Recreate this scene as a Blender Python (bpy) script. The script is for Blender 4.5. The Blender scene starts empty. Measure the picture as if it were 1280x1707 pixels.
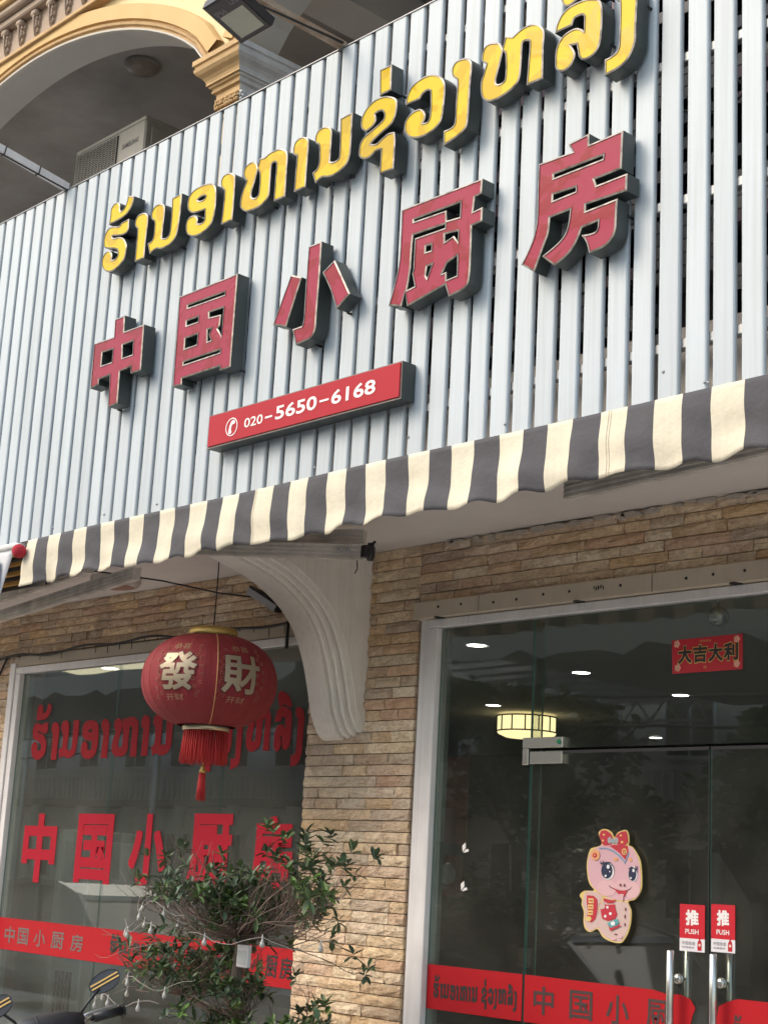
import bpy, bmesh, math, random
from mathutils import Vector, Matrix
from mathutils.geometry import tessellate_polygon
S = bpy.context.scene
COL = S.collection
PI = math.pi
YELLOW_LETTERS = [
 ('ro', [[(-6.7941,4.9872,1),(-6.7885,4.929),(-6.81,4.9067),(-6.8605,4.9076),(-6.9323,4.9243),(-6.9464,4.9211),(-6.9225,4.9093),(-6.8742,4.9026),(-6.8271,4.8788),(-6.7929,4.8347),(-6.7917,4.7911),(-6.8069,4.752),(-6.8596,4.7225),(-6.9233,4.7129),(-6.9852,4.7331),(-7.0214,4.7732),(-7.0252,4.8182),(-7.0035,4.8432),(-6.9674,4.8477),(-6.9385,4.8281),(-6.9275,4.8055),(-6.9314,4.7847,1),(-6.8979,4.7802),(-6.8728,4.7954),(-6.875,4.8177),(-6.8963,4.8374),(-6.954,4.8555),(-7.0128,4.8766),(-7.0283,4.9162),(-7.0228,4.959),(-6.9901,4.9854),(-6.9457,4.984),(-6.8887,4.9702),(-6.8654,4.9834,1)]], []),
 ('mark', [[(-6.8239,5.1311,1),(-6.7632,5.1095,1),(-6.771,5.068),(-6.8013,5.033),(-6.8414,5.0139),(-6.9057,5.008),(-6.992,5.0059,1),(-6.9869,5.0555),(-6.9891,5.0784),(-6.9837,5.1036),(-6.9607,5.1214),(-6.9239,5.1208),(-6.8984,5.0987),(-6.8959,5.0736),(-6.8845,5.0571),(-6.8631,5.0597),(-6.8441,5.0762),(-6.8303,5.103)]], []),
 ('aa', [[(-6.6444,4.9778),(-6.6132,4.955),(-6.6053,4.912),(-6.61,4.8193),(-6.6106,4.7089,1),(-6.6978,4.7105,1),(-6.6973,4.8432),(-6.7015,4.9025,1),(-6.7238,4.9239),(-6.7303,4.9517),(-6.7145,4.9776),(-6.6803,4.9842)]], []),
 ('no', [[(-6.3112,4.9912,1),(-6.3089,4.9033),(-6.3172,4.7972),(-6.3339,4.7519),(-6.3827,4.7236),(-6.4557,4.7203),(-6.5049,4.7335),(-6.5606,4.7189,1),(-6.5892,4.7859,1),(-6.5543,4.7913),(-6.5404,4.8129),(-6.5382,4.8675),(-6.5446,4.9012,1),(-6.5726,4.9241),(-6.5787,4.9559),(-6.5589,4.9844),(-6.5156,4.9923),(-6.4725,4.9763),(-6.456,4.946),(-6.4556,4.8823),(-6.4596,4.8033),(-6.4579,4.7818,1),(-6.4264,4.7731),(-6.3977,4.782),(-6.3894,4.8174),(-6.3899,4.9057),(-6.397,4.9889,1)]], []),
 ('o', [[(-6.0676,4.9744),(-6.0236,4.9487),(-6.0063,4.905),(-6.0027,4.8469),(-6.0063,4.7871),(-6.0257,4.744),(-6.0662,4.7188),(-6.1214,4.7077),(-6.1794,4.7135),(-6.2308,4.7421),(-6.2479,4.7819),(-6.2437,4.818),(-6.2212,4.8331),(-6.1856,4.8316),(-6.1571,4.8148),(-6.148,4.7941),(-6.1509,4.7773,1),(-6.1169,4.7697),(-6.0915,4.7789),(-6.0902,4.8071),(-6.0939,4.836,1),(-6.1193,4.8368),(-6.1708,4.841),(-6.211,4.8534),(-6.2417,4.8796),(-6.2512,4.9157),(-6.2408,4.9543),(-6.2019,4.9781),(-6.1385,4.9835)]], [[(-6.1631,4.9085),(-6.1487,4.9154),(-6.1237,4.9187),(-6.0974,4.9117),(-6.1097,4.8989),(-6.1402,4.8988)]]),
 ('aa', [[(-5.8977,4.9787),(-5.8614,4.9553),(-5.8537,4.9158),(-5.8512,4.7945),(-5.8531,4.7104,1),(-5.9445,4.7122,1),(-5.9369,4.7994),(-5.937,4.8843),(-5.9439,4.9006,1),(-5.968,4.9262),(-5.9743,4.9566),(-5.9574,4.98),(-5.9261,4.9854)]], []),
 ('ho', [[(-5.7273,4.9859),(-5.6897,4.966),(-5.6759,4.937,1),(-5.6669,4.9819,1),(-5.6267,4.9771,1),(-5.5875,4.9884),(-5.5302,4.9885),(-5.4951,4.9792),(-5.4587,4.9549),(-5.4471,4.9238),(-5.4462,4.8613),(-5.445,4.7152,1),(-5.5305,4.7154,1),(-5.5302,4.8289),(-5.5296,4.903),(-5.5403,4.9229),(-5.563,4.9214),(-5.5692,4.8997),(-5.5693,4.8213),(-5.5711,4.7593),(-5.6052,4.7303),(-5.6558,4.7177),(-5.7323,4.7214),(-5.7697,4.7381),(-5.795,4.7661),(-5.7975,4.8027),(-5.7876,4.8396),(-5.7729,4.8672),(-5.7609,4.8915,1),(-5.7818,4.9179),(-5.7896,4.9484),(-5.772,4.9771)]], [[(-5.673,4.9222),(-5.6572,4.8954),(-5.6529,4.8467),(-5.6542,4.7958),(-5.6687,4.7804),(-5.6922,4.7811),(-5.7101,4.7947),(-5.71,4.8244),(-5.6952,4.8595),(-5.6842,4.8919)]]),
 ('aa', [[(-5.3401,4.991),(-5.3054,4.9719),(-5.2938,4.9364),(-5.2955,4.8142),(-5.2953,4.7182,1),(-5.38,4.7189,1),(-5.3782,4.8208),(-5.3765,4.8975),(-5.3813,4.9059,1),(-5.4033,4.9215),(-5.4091,4.9506),(-5.3997,4.9787),(-5.3735,4.9943)]], []),
 ('no', [[(-4.9893,4.9991,1),(-4.9868,4.8366),(-4.9918,4.775),(-5.0194,4.7392),(-5.0846,4.7178),(-5.1371,4.7209),(-5.1804,4.7323),(-5.224,4.7155,1),(-5.2525,4.778,1),(-5.2229,4.7878),(-5.2086,4.8174),(-5.2112,4.8791),(-5.2196,4.9123,1),(-5.2415,4.9271),(-5.2493,4.9526),(-5.236,4.9828),(-5.1994,4.9936),(-5.1557,4.9817),(-5.1311,4.9555),(-5.1276,4.9051),(-5.1282,4.7958,1),(-5.1013,4.7873),(-5.0705,4.7926),(-5.0649,4.817),(-5.0681,4.9119),(-5.0739,4.9959,1)]], []),
 ('so', [[(-4.7529,4.9964),(-4.7004,4.9654),(-4.6895,4.9254),(-4.699,4.8737),(-4.728,4.8435),(-4.7803,4.8258),(-4.8295,4.8069),(-4.849,4.7941,1),(-4.8142,4.7843),(-4.7781,4.7975),(-4.7388,4.8096),(-4.6972,4.8032,1),(-4.688,4.7506),(-4.6897,4.6219,1),(-4.7809,4.6256,1),(-4.7793,4.7429,1),(-4.8113,4.7472),(-4.854,4.7293),(-4.8955,4.7339),(-4.9267,4.7615),(-4.9272,4.8084),(-4.9076,4.8401),(-4.8677,4.8574),(-4.8276,4.8693),(-4.7848,4.8852),(-4.7714,4.9033),(-4.7816,4.931),(-4.8093,4.939),(-4.8314,4.9339,1),(-4.824,4.901),(-4.8454,4.8778),(-4.889,4.866,1),(-4.9204,4.8943),(-4.9263,4.9408),(-4.903,4.9789),(-4.8554,5.0044),(-4.8011,5.0083)]], []),
 ('mark', [[(-4.8188,5.1492,1),(-4.7394,5.1497,1),(-4.7344,5.0182,1),(-4.8099,5.017,1)]], []),
 ('wo', [[(-4.4529,4.9938),(-4.4134,4.9647),(-4.3894,4.9184),(-4.3909,4.8413),(-4.4,4.767),(-4.4364,4.7325),(-4.4985,4.7192),(-4.5628,4.7272),(-4.6097,4.7535),(-4.6333,4.7919),(-4.6295,4.8302),(-4.5975,4.8574),(-4.5462,4.862),(-4.5161,4.8417),(-4.502,4.8115),(-4.5155,4.7843,1),(-4.4887,4.7826),(-4.4764,4.8076),(-4.4751,4.8658),(-4.4801,4.9239,1),(-4.4985,4.9329),(-4.5281,4.9261),(-4.5442,4.9081,1),(-4.6337,4.9091,1),(-4.628,4.949),(-4.6002,4.99),(-4.5495,5.0066),(-4.4983,5.0078)]], []),
 ('ngo', [[(-4.2739,5.0059),(-4.2423,4.982),(-4.2333,4.9488),(-4.2377,4.8641),(-4.2436,4.6997),(-4.2657,4.6645),(-4.3142,4.6465),(-4.3837,4.6335,1),(-4.3862,4.7032,1),(-4.342,4.7043),(-4.3216,4.7213),(-4.3199,4.7973),(-4.3163,4.8922),(-4.3197,4.9201,1),(-4.3471,4.947),(-4.3536,4.9834),(-4.3305,5.0099)]], []),
 ('ho', [[(-4.1029,5.0137),(-4.0767,5.0002),(-4.064,4.9809),(-4.0583,4.9684,1),(-4.0439,5.0204,1),(-4.0012,5.0022,1),(-3.9605,5.0183),(-3.9195,5.0217),(-3.8784,5.0123),(-3.8493,4.9908),(-3.829,4.9552),(-3.8306,4.8921),(-3.8291,4.7476,1),(-3.9171,4.7494,1),(-3.9119,4.8387),(-3.9077,4.935),(-3.9185,4.9486),(-3.9351,4.9546),(-3.9469,4.9431),(-3.9491,4.8694),(-3.9543,4.8004),(-3.9736,4.7737),(-4.0149,4.7547),(-4.0728,4.744),(-4.1238,4.7496),(-4.1601,4.7746),(-4.175,4.8149),(-4.1752,4.8599),(-4.1612,4.8962),(-4.1492,4.9299,1),(-4.1736,4.9529),(-4.1773,4.9821),(-4.1637,5.0125),(-4.1375,5.0217)]], [[(-4.0554,4.9518),(-4.0445,4.9425),(-4.0401,4.9203),(-4.0368,4.8678),(-4.0396,4.8212),(-4.0571,4.8105),(-4.0783,4.813),(-4.0886,4.8252),(-4.0863,4.8483),(-4.0735,4.8882),(-4.0637,4.9223)]]),
 ('lo', [[(-3.6155,5.0163),(-3.5747,5.0032),(-3.5421,4.9812),(-3.5298,4.9374),(-3.5293,4.8716),(-3.5328,4.8111),(-3.5457,4.7748),(-3.5757,4.7529),(-3.6197,4.7522),(-3.6426,4.7745),(-3.6509,4.8078),(-3.6566,4.8343,1),(-3.6854,4.84,1),(-3.6659,4.8065),(-3.6625,4.7879),(-3.6719,4.7636),(-3.6966,4.7443),(-3.7336,4.744),(-3.7623,4.7685),(-3.7667,4.8094),(-3.7632,4.8538),(-3.7436,4.8886),(-3.7102,4.9064),(-3.6651,4.9088),(-3.6361,4.894),(-3.6211,4.8798,1),(-3.6213,4.9409,1),(-3.6298,4.9523),(-3.6502,4.9559),(-3.6726,4.9507),(-3.6821,4.9274,1),(-3.7721,4.9265,1),(-3.7661,4.9575),(-3.7423,4.995),(-3.7056,5.0158),(-3.6604,5.0205)]], []),
 ('vowel', [[(-3.7475,5.0855),(-3.7357,5.045),(-3.7184,5.0259),(-3.6954,5.0209),(-3.6689,5.0285),(-3.6323,5.0348),(-3.5832,5.0182),(-3.5431,5.0192),(-3.5518,5.0437),(-3.6014,5.089),(-3.6842,5.12),(-3.7338,5.112)]], []),
 ('ngo', [[(-3.4016,5.0028),(-3.3704,4.9795),(-3.3574,4.9394),(-3.3599,4.8725),(-3.3623,4.7992),(-3.3648,4.733),(-3.394,4.6781),(-3.4401,4.6533),(-3.5116,4.6451,1),(-3.5122,4.7135,1),(-3.4725,4.7183),(-3.4478,4.7377),(-3.4434,4.797),(-3.4432,4.9231),(-3.4506,4.9433,1),(-3.4745,4.9634),(-3.4839,4.9948),(-3.46,5.0133)]], []),
]
RED_LETTERS = [
 ('middle', [[(-6.8355,4.4186,1),(-6.7434,4.4192,1),(-6.7357,4.3262,1),(-6.5511,4.3247,1),(-6.5431,4.0711,1),(-6.6365,4.0718,1),(-6.6391,4.1101,1),(-6.7405,4.1062,1),(-6.7347,3.9269,1),(-6.8237,3.9251,1),(-6.8341,4.1045,1),(-6.9375,4.1001,1),(-6.9382,4.07,1),(-7.0167,4.0643,1),(-7.0226,4.322,1),(-6.8298,4.3178,1)]], [[(-6.9302,4.2508,1),(-6.8291,4.248,1),(-6.8281,4.1764,1),(-6.9286,4.1763,1)],[(-6.7378,4.2513,1),(-6.6407,4.2529,1),(-6.6358,4.1774,1),(-6.7283,4.1784,1)]]),
 ('country', [[(-5.7718,4.4091,1),(-5.7718,3.9293,1),(-5.8569,3.9293,1),(-5.8567,3.9516,1),(-6.1659,3.9509,1),(-6.1649,3.9196,1),(-6.2415,3.9206,1),(-6.2517,4.4052,1)]], [[(-6.1698,4.3377,1),(-5.8659,4.3347,1),(-5.8656,4.3217,1),(-6.1682,4.3254,1)],[(-5.9811,4.2562,1),(-5.8666,4.2545,1),(-5.8652,4.1095,1),(-5.8991,4.1529,1),(-5.8862,4.164,1),(-5.8812,4.2227,1),(-5.9777,4.23,1)],[(-6.1682,4.2537,1),(-6.0712,4.2542,1),(-6.0711,4.2297,1),(-6.1663,4.2299,1)],[(-6.1675,4.1617,1),(-6.0641,4.1619,1),(-6.066,4.1085,1),(-6.166,4.1083,1)],[(-6.1633,4.0362,1),(-5.8661,4.0372,1),(-5.8669,4.0239,1),(-6.1642,4.0234,1)],[(-5.9833,4.166,1),(-5.955,4.1656,1),(-5.9704,4.1389,1),(-5.949,4.1041,1),(-5.9766,4.1042,1)]]),
 ('small', [[(-5.3573,4.2964,1),(-5.2766,4.2633,1),(-5.3668,4.0421,1),(-5.4671,4.0728,1)],[(-5.2419,4.4062,1),(-5.15,4.4068,1),(-5.1491,4.2658),(-5.153,4.0552),(-5.1542,3.9869),(-5.176,3.9499),(-5.2206,3.9407),(-5.2857,3.9351,1),(-5.3197,4.0186,1),(-5.2508,4.0195,1),(-5.2421,4.0453,1),(-5.2435,4.2315)],[(-5.1293,4.2491,1),(-5.0498,4.2893,1),(-4.9303,4.0977,1),(-5.0146,4.0465,1),(-5.0705,4.1575,1)]], []),
 ('kitchen', [[(-4.6218,4.4093,1),(-4.1424,4.4095,1),(-4.1453,4.343,1),(-4.182,4.3381,1),(-4.1893,4.2757,1),(-4.1357,4.2809,1),(-4.1361,4.2184,1),(-4.1929,4.2138,1),(-4.1913,4.0693),(-4.1966,3.9728),(-4.2242,3.9463),(-4.2717,3.9376),(-4.3091,3.9324,1),(-4.3332,3.9906,1),(-4.5573,3.9485,1),(-4.5735,4.0158,1),(-4.5923,3.9568,1),(-4.6736,3.9804,1),(-4.6438,4.0681),(-4.6221,4.1699),(-4.6209,4.2906)]], [[(-4.5415,4.3398,1),(-4.2652,4.3388,1),(-4.2653,4.2738,1),(-4.3408,4.2785,1),(-4.3464,4.3266,1),(-4.5409,4.331,1)],[(-4.5412,4.2686,1),(-4.3499,4.2655,1),(-4.35,4.2486,1),(-4.5308,4.2507,1),(-4.5303,4.1097,1),(-4.5359,4.092,1),(-4.5174,4.0302,1),(-4.5626,4.0245,1),(-4.5464,4.1202,1),(-4.5452,4.2267,1)],[(-4.459,4.1958,1),(-4.4269,4.1939,1),(-4.427,4.1685,1),(-4.459,4.1695,1)],[(-4.3482,4.2195,1),(-4.2715,4.2129,1),(-4.2698,4.1646,1),(-4.2951,4.1986,1),(-4.3461,4.1854,1)],[(-4.4461,4.1006,1),(-4.4194,4.1021,1),(-4.4427,4.0493,1),(-4.4519,4.0622,1)],[(-4.3264,4.0862,1),(-4.2705,4.1026,1),(-4.2682,4.0154,1),(-4.3257,4.0114,1),(-4.3296,4.0476,1),(-4.354,4.0456,1)]]),
 ('house', [[(-3.8364,4.3772,1),(-3.6632,4.3738,1),(-3.6854,4.4143,1),(-3.5812,4.425,1),(-3.5784,4.3774,1),(-3.415,4.3837,1),(-3.419,4.2271,1),(-3.5484,4.2227,1),(-3.5381,4.1952,1),(-3.3906,4.1999,1),(-3.3923,4.1293,1),(-3.5882,4.1312,1),(-3.5884,4.1049,1),(-3.435,4.111,1),(-3.4381,4.0457),(-3.4422,3.9837),(-3.4647,3.9497),(-3.5016,3.9321),(-3.5678,3.926,1),(-3.5826,3.9747),(-3.6063,4.0104,1),(-3.5557,4.0053),(-3.5321,4.0127),(-3.5273,4.0461,1),(-3.6048,4.041,1),(-3.6323,3.9882),(-3.6749,3.9473),(-3.7381,3.9206,1),(-3.8044,3.9767,1),(-3.7215,4.0125),(-3.6809,4.0542),(-3.6672,4.1326,1),(-3.7682,4.128,1),(-3.7735,4.0677),(-3.7968,4.0165),(-3.8413,3.9208,1),(-3.9112,3.9697,1),(-3.8642,4.043),(-3.8434,4.0995),(-3.8366,4.16),(-3.838,4.2861)]], [[(-3.7546,4.3067,1),(-3.5091,4.31,1),(-3.5111,4.2964,1),(-3.754,4.2919,1)],[(-3.755,4.2214,1),(-3.642,4.2185,1),(-3.6414,4.2019,1),(-3.7556,4.1967,1)]]),
]
SNAKE_SHAPES = [
 ('gold', 0, [(-4.4758,1.844),(-4.4468,1.846),(-4.4175,1.8322),(-4.4026,1.8101),(-4.3888,1.8295),(-4.3646,1.841),(-4.3403,1.8446),(-4.3258,1.8274),(-4.3211,1.796),(-4.3248,1.7802),(-4.3025,1.7713),(-4.2739,1.7407),(-4.2553,1.7008),(-4.2487,1.6174),(-4.259,1.58),(-4.2861,1.551),(-4.3218,1.5407),(-4.3051,1.5069),(-4.3043,1.4669),(-4.3152,1.4202),(-4.3383,1.382),(-4.3619,1.3651),(-4.4103,1.3681),(-4.4555,1.3838),(-4.4871,1.4161),(-4.526,1.4012),(-4.5555,1.412),(-4.5669,1.4428),(-4.566,1.484),(-4.5796,1.515),(-4.5781,1.5373),(-4.5914,1.5558),(-4.5646,1.5761),(-4.5103,1.58),(-4.536,1.6059),(-4.5496,1.6404),(-4.5548,1.701),(-4.5382,1.756),(-4.5113,1.7663),(-4.4741,1.78),(-4.4875,1.8149),(-4.4921,1.8309)]),
 ('cream', 1, [(-4.4475,1.5497),(-4.382,1.5403),(-4.3498,1.5387),(-4.3257,1.5368),(-4.3111,1.5066),(-4.3102,1.4666),(-4.3213,1.4229),(-4.3444,1.3847),(-4.3641,1.3705),(-4.4064,1.3745),(-4.4475,1.3905),(-4.479,1.4197),(-4.479,1.4979)]),
 ('cream', 1, [(-4.5581,1.57),(-4.5101,1.5752),(-4.4641,1.5552),(-4.4796,1.5199),(-4.4827,1.4821),(-4.461,1.4395),(-4.4894,1.4222),(-4.5241,1.4076),(-4.5494,1.4186),(-4.5586,1.4464),(-4.5577,1.4876),(-4.5721,1.5185),(-4.5697,1.5377)]),
 ('pink', 1, [(-4.474,1.7752),(-4.4205,1.7843),(-4.3632,1.7793),(-4.3227,1.7755),(-4.3024,1.7666),(-4.2799,1.7405),(-4.2612,1.6975),(-4.255,1.6172),(-4.267,1.5827),(-4.2902,1.557),(-4.3259,1.546),(-4.3822,1.5465),(-4.4477,1.5591),(-4.5021,1.5851),(-4.5278,1.6094),(-4.5421,1.6407),(-4.5479,1.698),(-4.5316,1.7434),(-4.5069,1.7616)]),
 ('rose', 2, [(-4.3813,1.5965),(-4.3837,1.5853),(-4.3913,1.5749),(-4.4032,1.5664),(-4.4184,1.5606),(-4.4354,1.5581),(-4.4525,1.5591),(-4.4681,1.5635),(-4.4807,1.571),(-4.4889,1.5807),(-4.4919,1.5918),(-4.4895,1.6032),(-4.4818,1.6136),(-4.4697,1.6222),(-4.4543,1.6279),(-4.4372,1.6303),(-4.4201,1.6292),(-4.4046,1.6247),(-4.3923,1.6172),(-4.3843,1.6075)]),
 ('rose', 2, [(-4.2573,1.5924),(-4.2591,1.5814),(-4.2648,1.5712),(-4.2738,1.563),(-4.2853,1.5574),(-4.2981,1.5551),(-4.3111,1.5562),(-4.3229,1.5607),(-4.3323,1.5682),(-4.3385,1.5779),(-4.3408,1.5888),(-4.339,1.6),(-4.3332,1.6102),(-4.3241,1.6185),(-4.3125,1.624),(-4.2996,1.6263),(-4.2866,1.625),(-4.2749,1.6204),(-4.2656,1.6129),(-4.2595,1.6033)]),
 ('rose', 2, [(-4.3112,1.6118),(-4.3131,1.6045),(-4.3186,1.5978),(-4.3273,1.5923),(-4.3384,1.5885),(-4.3508,1.5868),(-4.3633,1.5874),(-4.3746,1.5903),(-4.3837,1.5951),(-4.3896,1.6014),(-4.3918,1.6086),(-4.3899,1.6159),(-4.3843,1.6227),(-4.3755,1.6282),(-4.3643,1.632),(-4.3518,1.6336),(-4.3394,1.6329),(-4.3281,1.63),(-4.3192,1.6252),(-4.3134,1.6189)]),
 ('red', 2, [(-4.4264,1.7731),(-4.404,1.78),(-4.3267,1.777),(-4.3222,1.7551),(-4.3396,1.717),(-4.3705,1.7444),(-4.4035,1.7625)]),
 ('blue', 3, [(-4.4862,1.7653),(-4.4447,1.7663),(-4.4034,1.7556),(-4.3662,1.7351),(-4.3406,1.7091),(-4.3221,1.7488),(-4.3173,1.7474),(-4.3392,1.6997),(-4.3701,1.7271),(-4.4073,1.7491),(-4.4446,1.7599),(-4.486,1.7599)]),
 ('red', 2, [(-4.4855,1.8182),(-4.4756,1.8392),(-4.4487,1.8419),(-4.4215,1.8273),(-4.4053,1.8006),(-4.4203,1.778),(-4.4532,1.7741),(-4.47,1.7833)]),
 ('red', 2, [(-4.3995,1.8007),(-4.3886,1.8231),(-4.3644,1.8362),(-4.3382,1.8398),(-4.3297,1.8242),(-4.3263,1.7927),(-4.3409,1.7798),(-4.3672,1.776),(-4.3877,1.7851)]),
 ('grey', 3, [(-4.4143,1.7988),(-4.4147,1.7944),(-4.4162,1.7903),(-4.4187,1.7871),(-4.4219,1.785),(-4.4254,1.7842),(-4.429,1.7849),(-4.4323,1.7868),(-4.4349,1.7899),(-4.4366,1.7939),(-4.4373,1.7983),(-4.4368,1.8028),(-4.4353,1.8068),(-4.4328,1.81),(-4.4297,1.8121),(-4.4261,1.8129),(-4.4225,1.8122),(-4.4193,1.8103),(-4.4167,1.8072),(-4.4149,1.8032)]),
 ('grey', 3, [(-4.3774,1.7986),(-4.3779,1.7945),(-4.3793,1.7907),(-4.3816,1.7877),(-4.3845,1.7858),(-4.3877,1.7851),(-4.391,1.7857),(-4.394,1.7875),(-4.3964,1.7904),(-4.398,1.7941),(-4.3987,1.7982),(-4.3982,1.8023),(-4.3968,1.806),(-4.3945,1.809),(-4.3916,1.811),(-4.3883,1.8117),(-4.3851,1.8111),(-4.3821,1.8093),(-4.3796,1.8064),(-4.3781,1.8027)]),
 ('pale', 4, [(-4.3957,1.796),(-4.3962,1.7929),(-4.3975,1.79),(-4.3996,1.7877),(-4.4023,1.7862),(-4.4053,1.7856),(-4.4084,1.7861),(-4.4112,1.7874),(-4.4134,1.7896),(-4.4149,1.7925),(-4.4154,1.7956),(-4.415,1.7987),(-4.4137,1.8016),(-4.4116,1.8039),(-4.4088,1.8054),(-4.4058,1.806),(-4.4028,1.8055),(-4.4,1.8041),(-4.3978,1.8019),(-4.3963,1.7991)]),
 ('gold', 3, [(-4.4519,1.822),(-4.4538,1.8188),(-4.4585,1.8174),(-4.4632,1.8186),(-4.4652,1.8217),(-4.4633,1.8249),(-4.4587,1.8263),(-4.454,1.8251)]),
 ('gold', 3, [(-4.4583,1.7963),(-4.4599,1.7926),(-4.464,1.7911),(-4.4681,1.7925),(-4.4699,1.796),(-4.4683,1.7997),(-4.4643,1.8013),(-4.4601,1.7999)]),
 ('gold', 3, [(-4.3501,1.7922),(-4.3521,1.7886),(-4.3573,1.787),(-4.3625,1.7884),(-4.3647,1.7919),(-4.3626,1.7955),(-4.3575,1.7971),(-4.3523,1.7957)]),
 ('gold', 3, [(-4.3576,1.8205),(-4.3594,1.8178),(-4.364,1.8166),(-4.3686,1.8176),(-4.3706,1.8203),(-4.3688,1.823),(-4.3642,1.8242),(-4.3596,1.8232)]),
 ('gold', 3, [(-4.3306,1.7517),(-4.3312,1.7475),(-4.3331,1.7436),(-4.336,1.7404),(-4.3398,1.7383),(-4.344,1.7376),(-4.3483,1.7381),(-4.3522,1.74),(-4.3553,1.743),(-4.3573,1.7468),(-4.3581,1.751),(-4.3575,1.7553),(-4.3556,1.7592),(-4.3527,1.7624),(-4.3489,1.7644),(-4.3446,1.7652),(-4.3404,1.7647),(-4.3365,1.7628),(-4.3334,1.7598),(-4.3314,1.756)]),
 ('red', 4, [(-4.3363,1.7516),(-4.3366,1.7489),(-4.3377,1.7464),(-4.3394,1.7444),(-4.3417,1.7431),(-4.3441,1.7426),(-4.3466,1.7429),(-4.3489,1.7441),(-4.3508,1.746),(-4.352,1.7485),(-4.3524,1.7512),(-4.3521,1.7539),(-4.351,1.7564),(-4.3492,1.7584),(-4.347,1.7597),(-4.3445,1.7602),(-4.342,1.7598),(-4.3397,1.7586),(-4.3379,1.7567),(-4.3367,1.7543)]),
 ('gold', 5, [(-4.3383,1.7509),(-4.3384,1.7495),(-4.339,1.7483),(-4.3399,1.7473),(-4.341,1.7467),(-4.3422,1.7464),(-4.3435,1.7466),(-4.3446,1.7472),(-4.3455,1.7481),(-4.3461,1.7493),(-4.3463,1.7507),(-4.3462,1.7521),(-4.3456,1.7533),(-4.3448,1.7543),(-4.3436,1.755),(-4.3424,1.7552),(-4.3411,1.755),(-4.34,1.7544),(-4.3391,1.7535),(-4.3385,1.7523)]),
 ('white', 3, [(-4.3964,1.668),(-4.3979,1.6563),(-4.4029,1.6456),(-4.4108,1.637),(-4.4209,1.6312),(-4.4322,1.6289),(-4.4437,1.6304),(-4.4542,1.6353),(-4.4626,1.6434),(-4.4681,1.6538),(-4.4703,1.6655),(-4.4687,1.6773),(-4.4637,1.6881),(-4.4557,1.6968),(-4.4455,1.7025),(-4.4341,1.7047),(-4.4227,1.7032),(-4.4123,1.6981),(-4.4039,1.69),(-4.3985,1.6796)]),
 ('navy', 4, [(-4.4062,1.6683),(-4.4075,1.6578),(-4.4116,1.6481),(-4.4183,1.6404),(-4.4269,1.6352),(-4.4365,1.6332),(-4.4461,1.6345),(-4.455,1.639),(-4.4621,1.6463),(-4.4668,1.6557),(-4.4686,1.6662),(-4.4674,1.6768),(-4.4631,1.6865),(-4.4564,1.6943),(-4.4478,1.6994),(-4.4382,1.7014),(-4.4285,1.7),(-4.4197,1.6954),(-4.4126,1.6881),(-4.408,1.6788)]),
 ('white', 5, [(-4.4213,1.6845),(-4.4217,1.6818),(-4.4228,1.6793),(-4.4245,1.6773),(-4.4268,1.6759),(-4.4293,1.6754),(-4.4318,1.6758),(-4.4342,1.6769),(-4.436,1.6788),(-4.4373,1.6813),(-4.4377,1.684),(-4.4374,1.6867),(-4.4363,1.6892),(-4.4345,1.6913),(-4.4323,1.6926),(-4.4297,1.6931),(-4.4272,1.6928),(-4.4249,1.6916),(-4.423,1.6897),(-4.4218,1.6872)]),
 ('white', 5, [(-4.4372,1.6452),(-4.4374,1.6436),(-4.4382,1.6422),(-4.4394,1.641),(-4.441,1.6402),(-4.4428,1.6399),(-4.4446,1.6401),(-4.4462,1.6407),(-4.4475,1.6418),(-4.4483,1.6432),(-4.4487,1.6447),(-4.4484,1.6463),(-4.4476,1.6477),(-4.4464,1.6489),(-4.4448,1.6497),(-4.443,1.65),(-4.4413,1.6498),(-4.4396,1.6492),(-4.4383,1.6481),(-4.4375,1.6467)]),
 ('white', 5, [(-4.4163,1.6642),(-4.4165,1.6632),(-4.4169,1.6623),(-4.4176,1.6616),(-4.4185,1.6611),(-4.4195,1.6609),(-4.4205,1.661),(-4.4215,1.6615),(-4.4222,1.6621),(-4.4227,1.663),(-4.4229,1.664),(-4.4227,1.6649),(-4.4223,1.6658),(-4.4216,1.6666),(-4.4207,1.667),(-4.4197,1.6672),(-4.4187,1.6671),(-4.4177,1.6667),(-4.417,1.666),(-4.4165,1.6652)]),
 ('white', 3, [(-4.27,1.6593),(-4.271,1.6492),(-4.2743,1.64),(-4.2796,1.6326),(-4.2864,1.6277),(-4.294,1.6258),(-4.3016,1.6271),(-4.3086,1.6315),(-4.3143,1.6385),(-4.318,1.6475),(-4.3194,1.6576),(-4.3184,1.6677),(-4.3151,1.677),(-4.3097,1.6844),(-4.3029,1.6893),(-4.2953,1.6911),(-4.2876,1.6898),(-4.2807,1.6853),(-4.2751,1.6783),(-4.2714,1.6693)]),
 ('navy', 4, [(-4.2763,1.6591),(-4.2772,1.65),(-4.28,1.6416),(-4.2844,1.6349),(-4.2901,1.6305),(-4.2964,1.6289),(-4.3029,1.6301),(-4.3087,1.634),(-4.3135,1.6404),(-4.3166,1.6485),(-4.3178,1.6576),(-4.317,1.6668),(-4.3142,1.6752),(-4.3097,1.6819),(-4.304,1.6863),(-4.2976,1.6879),(-4.2912,1.6867),(-4.2853,1.6827),(-4.2806,1.6763),(-4.2775,1.6682)]),
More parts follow.
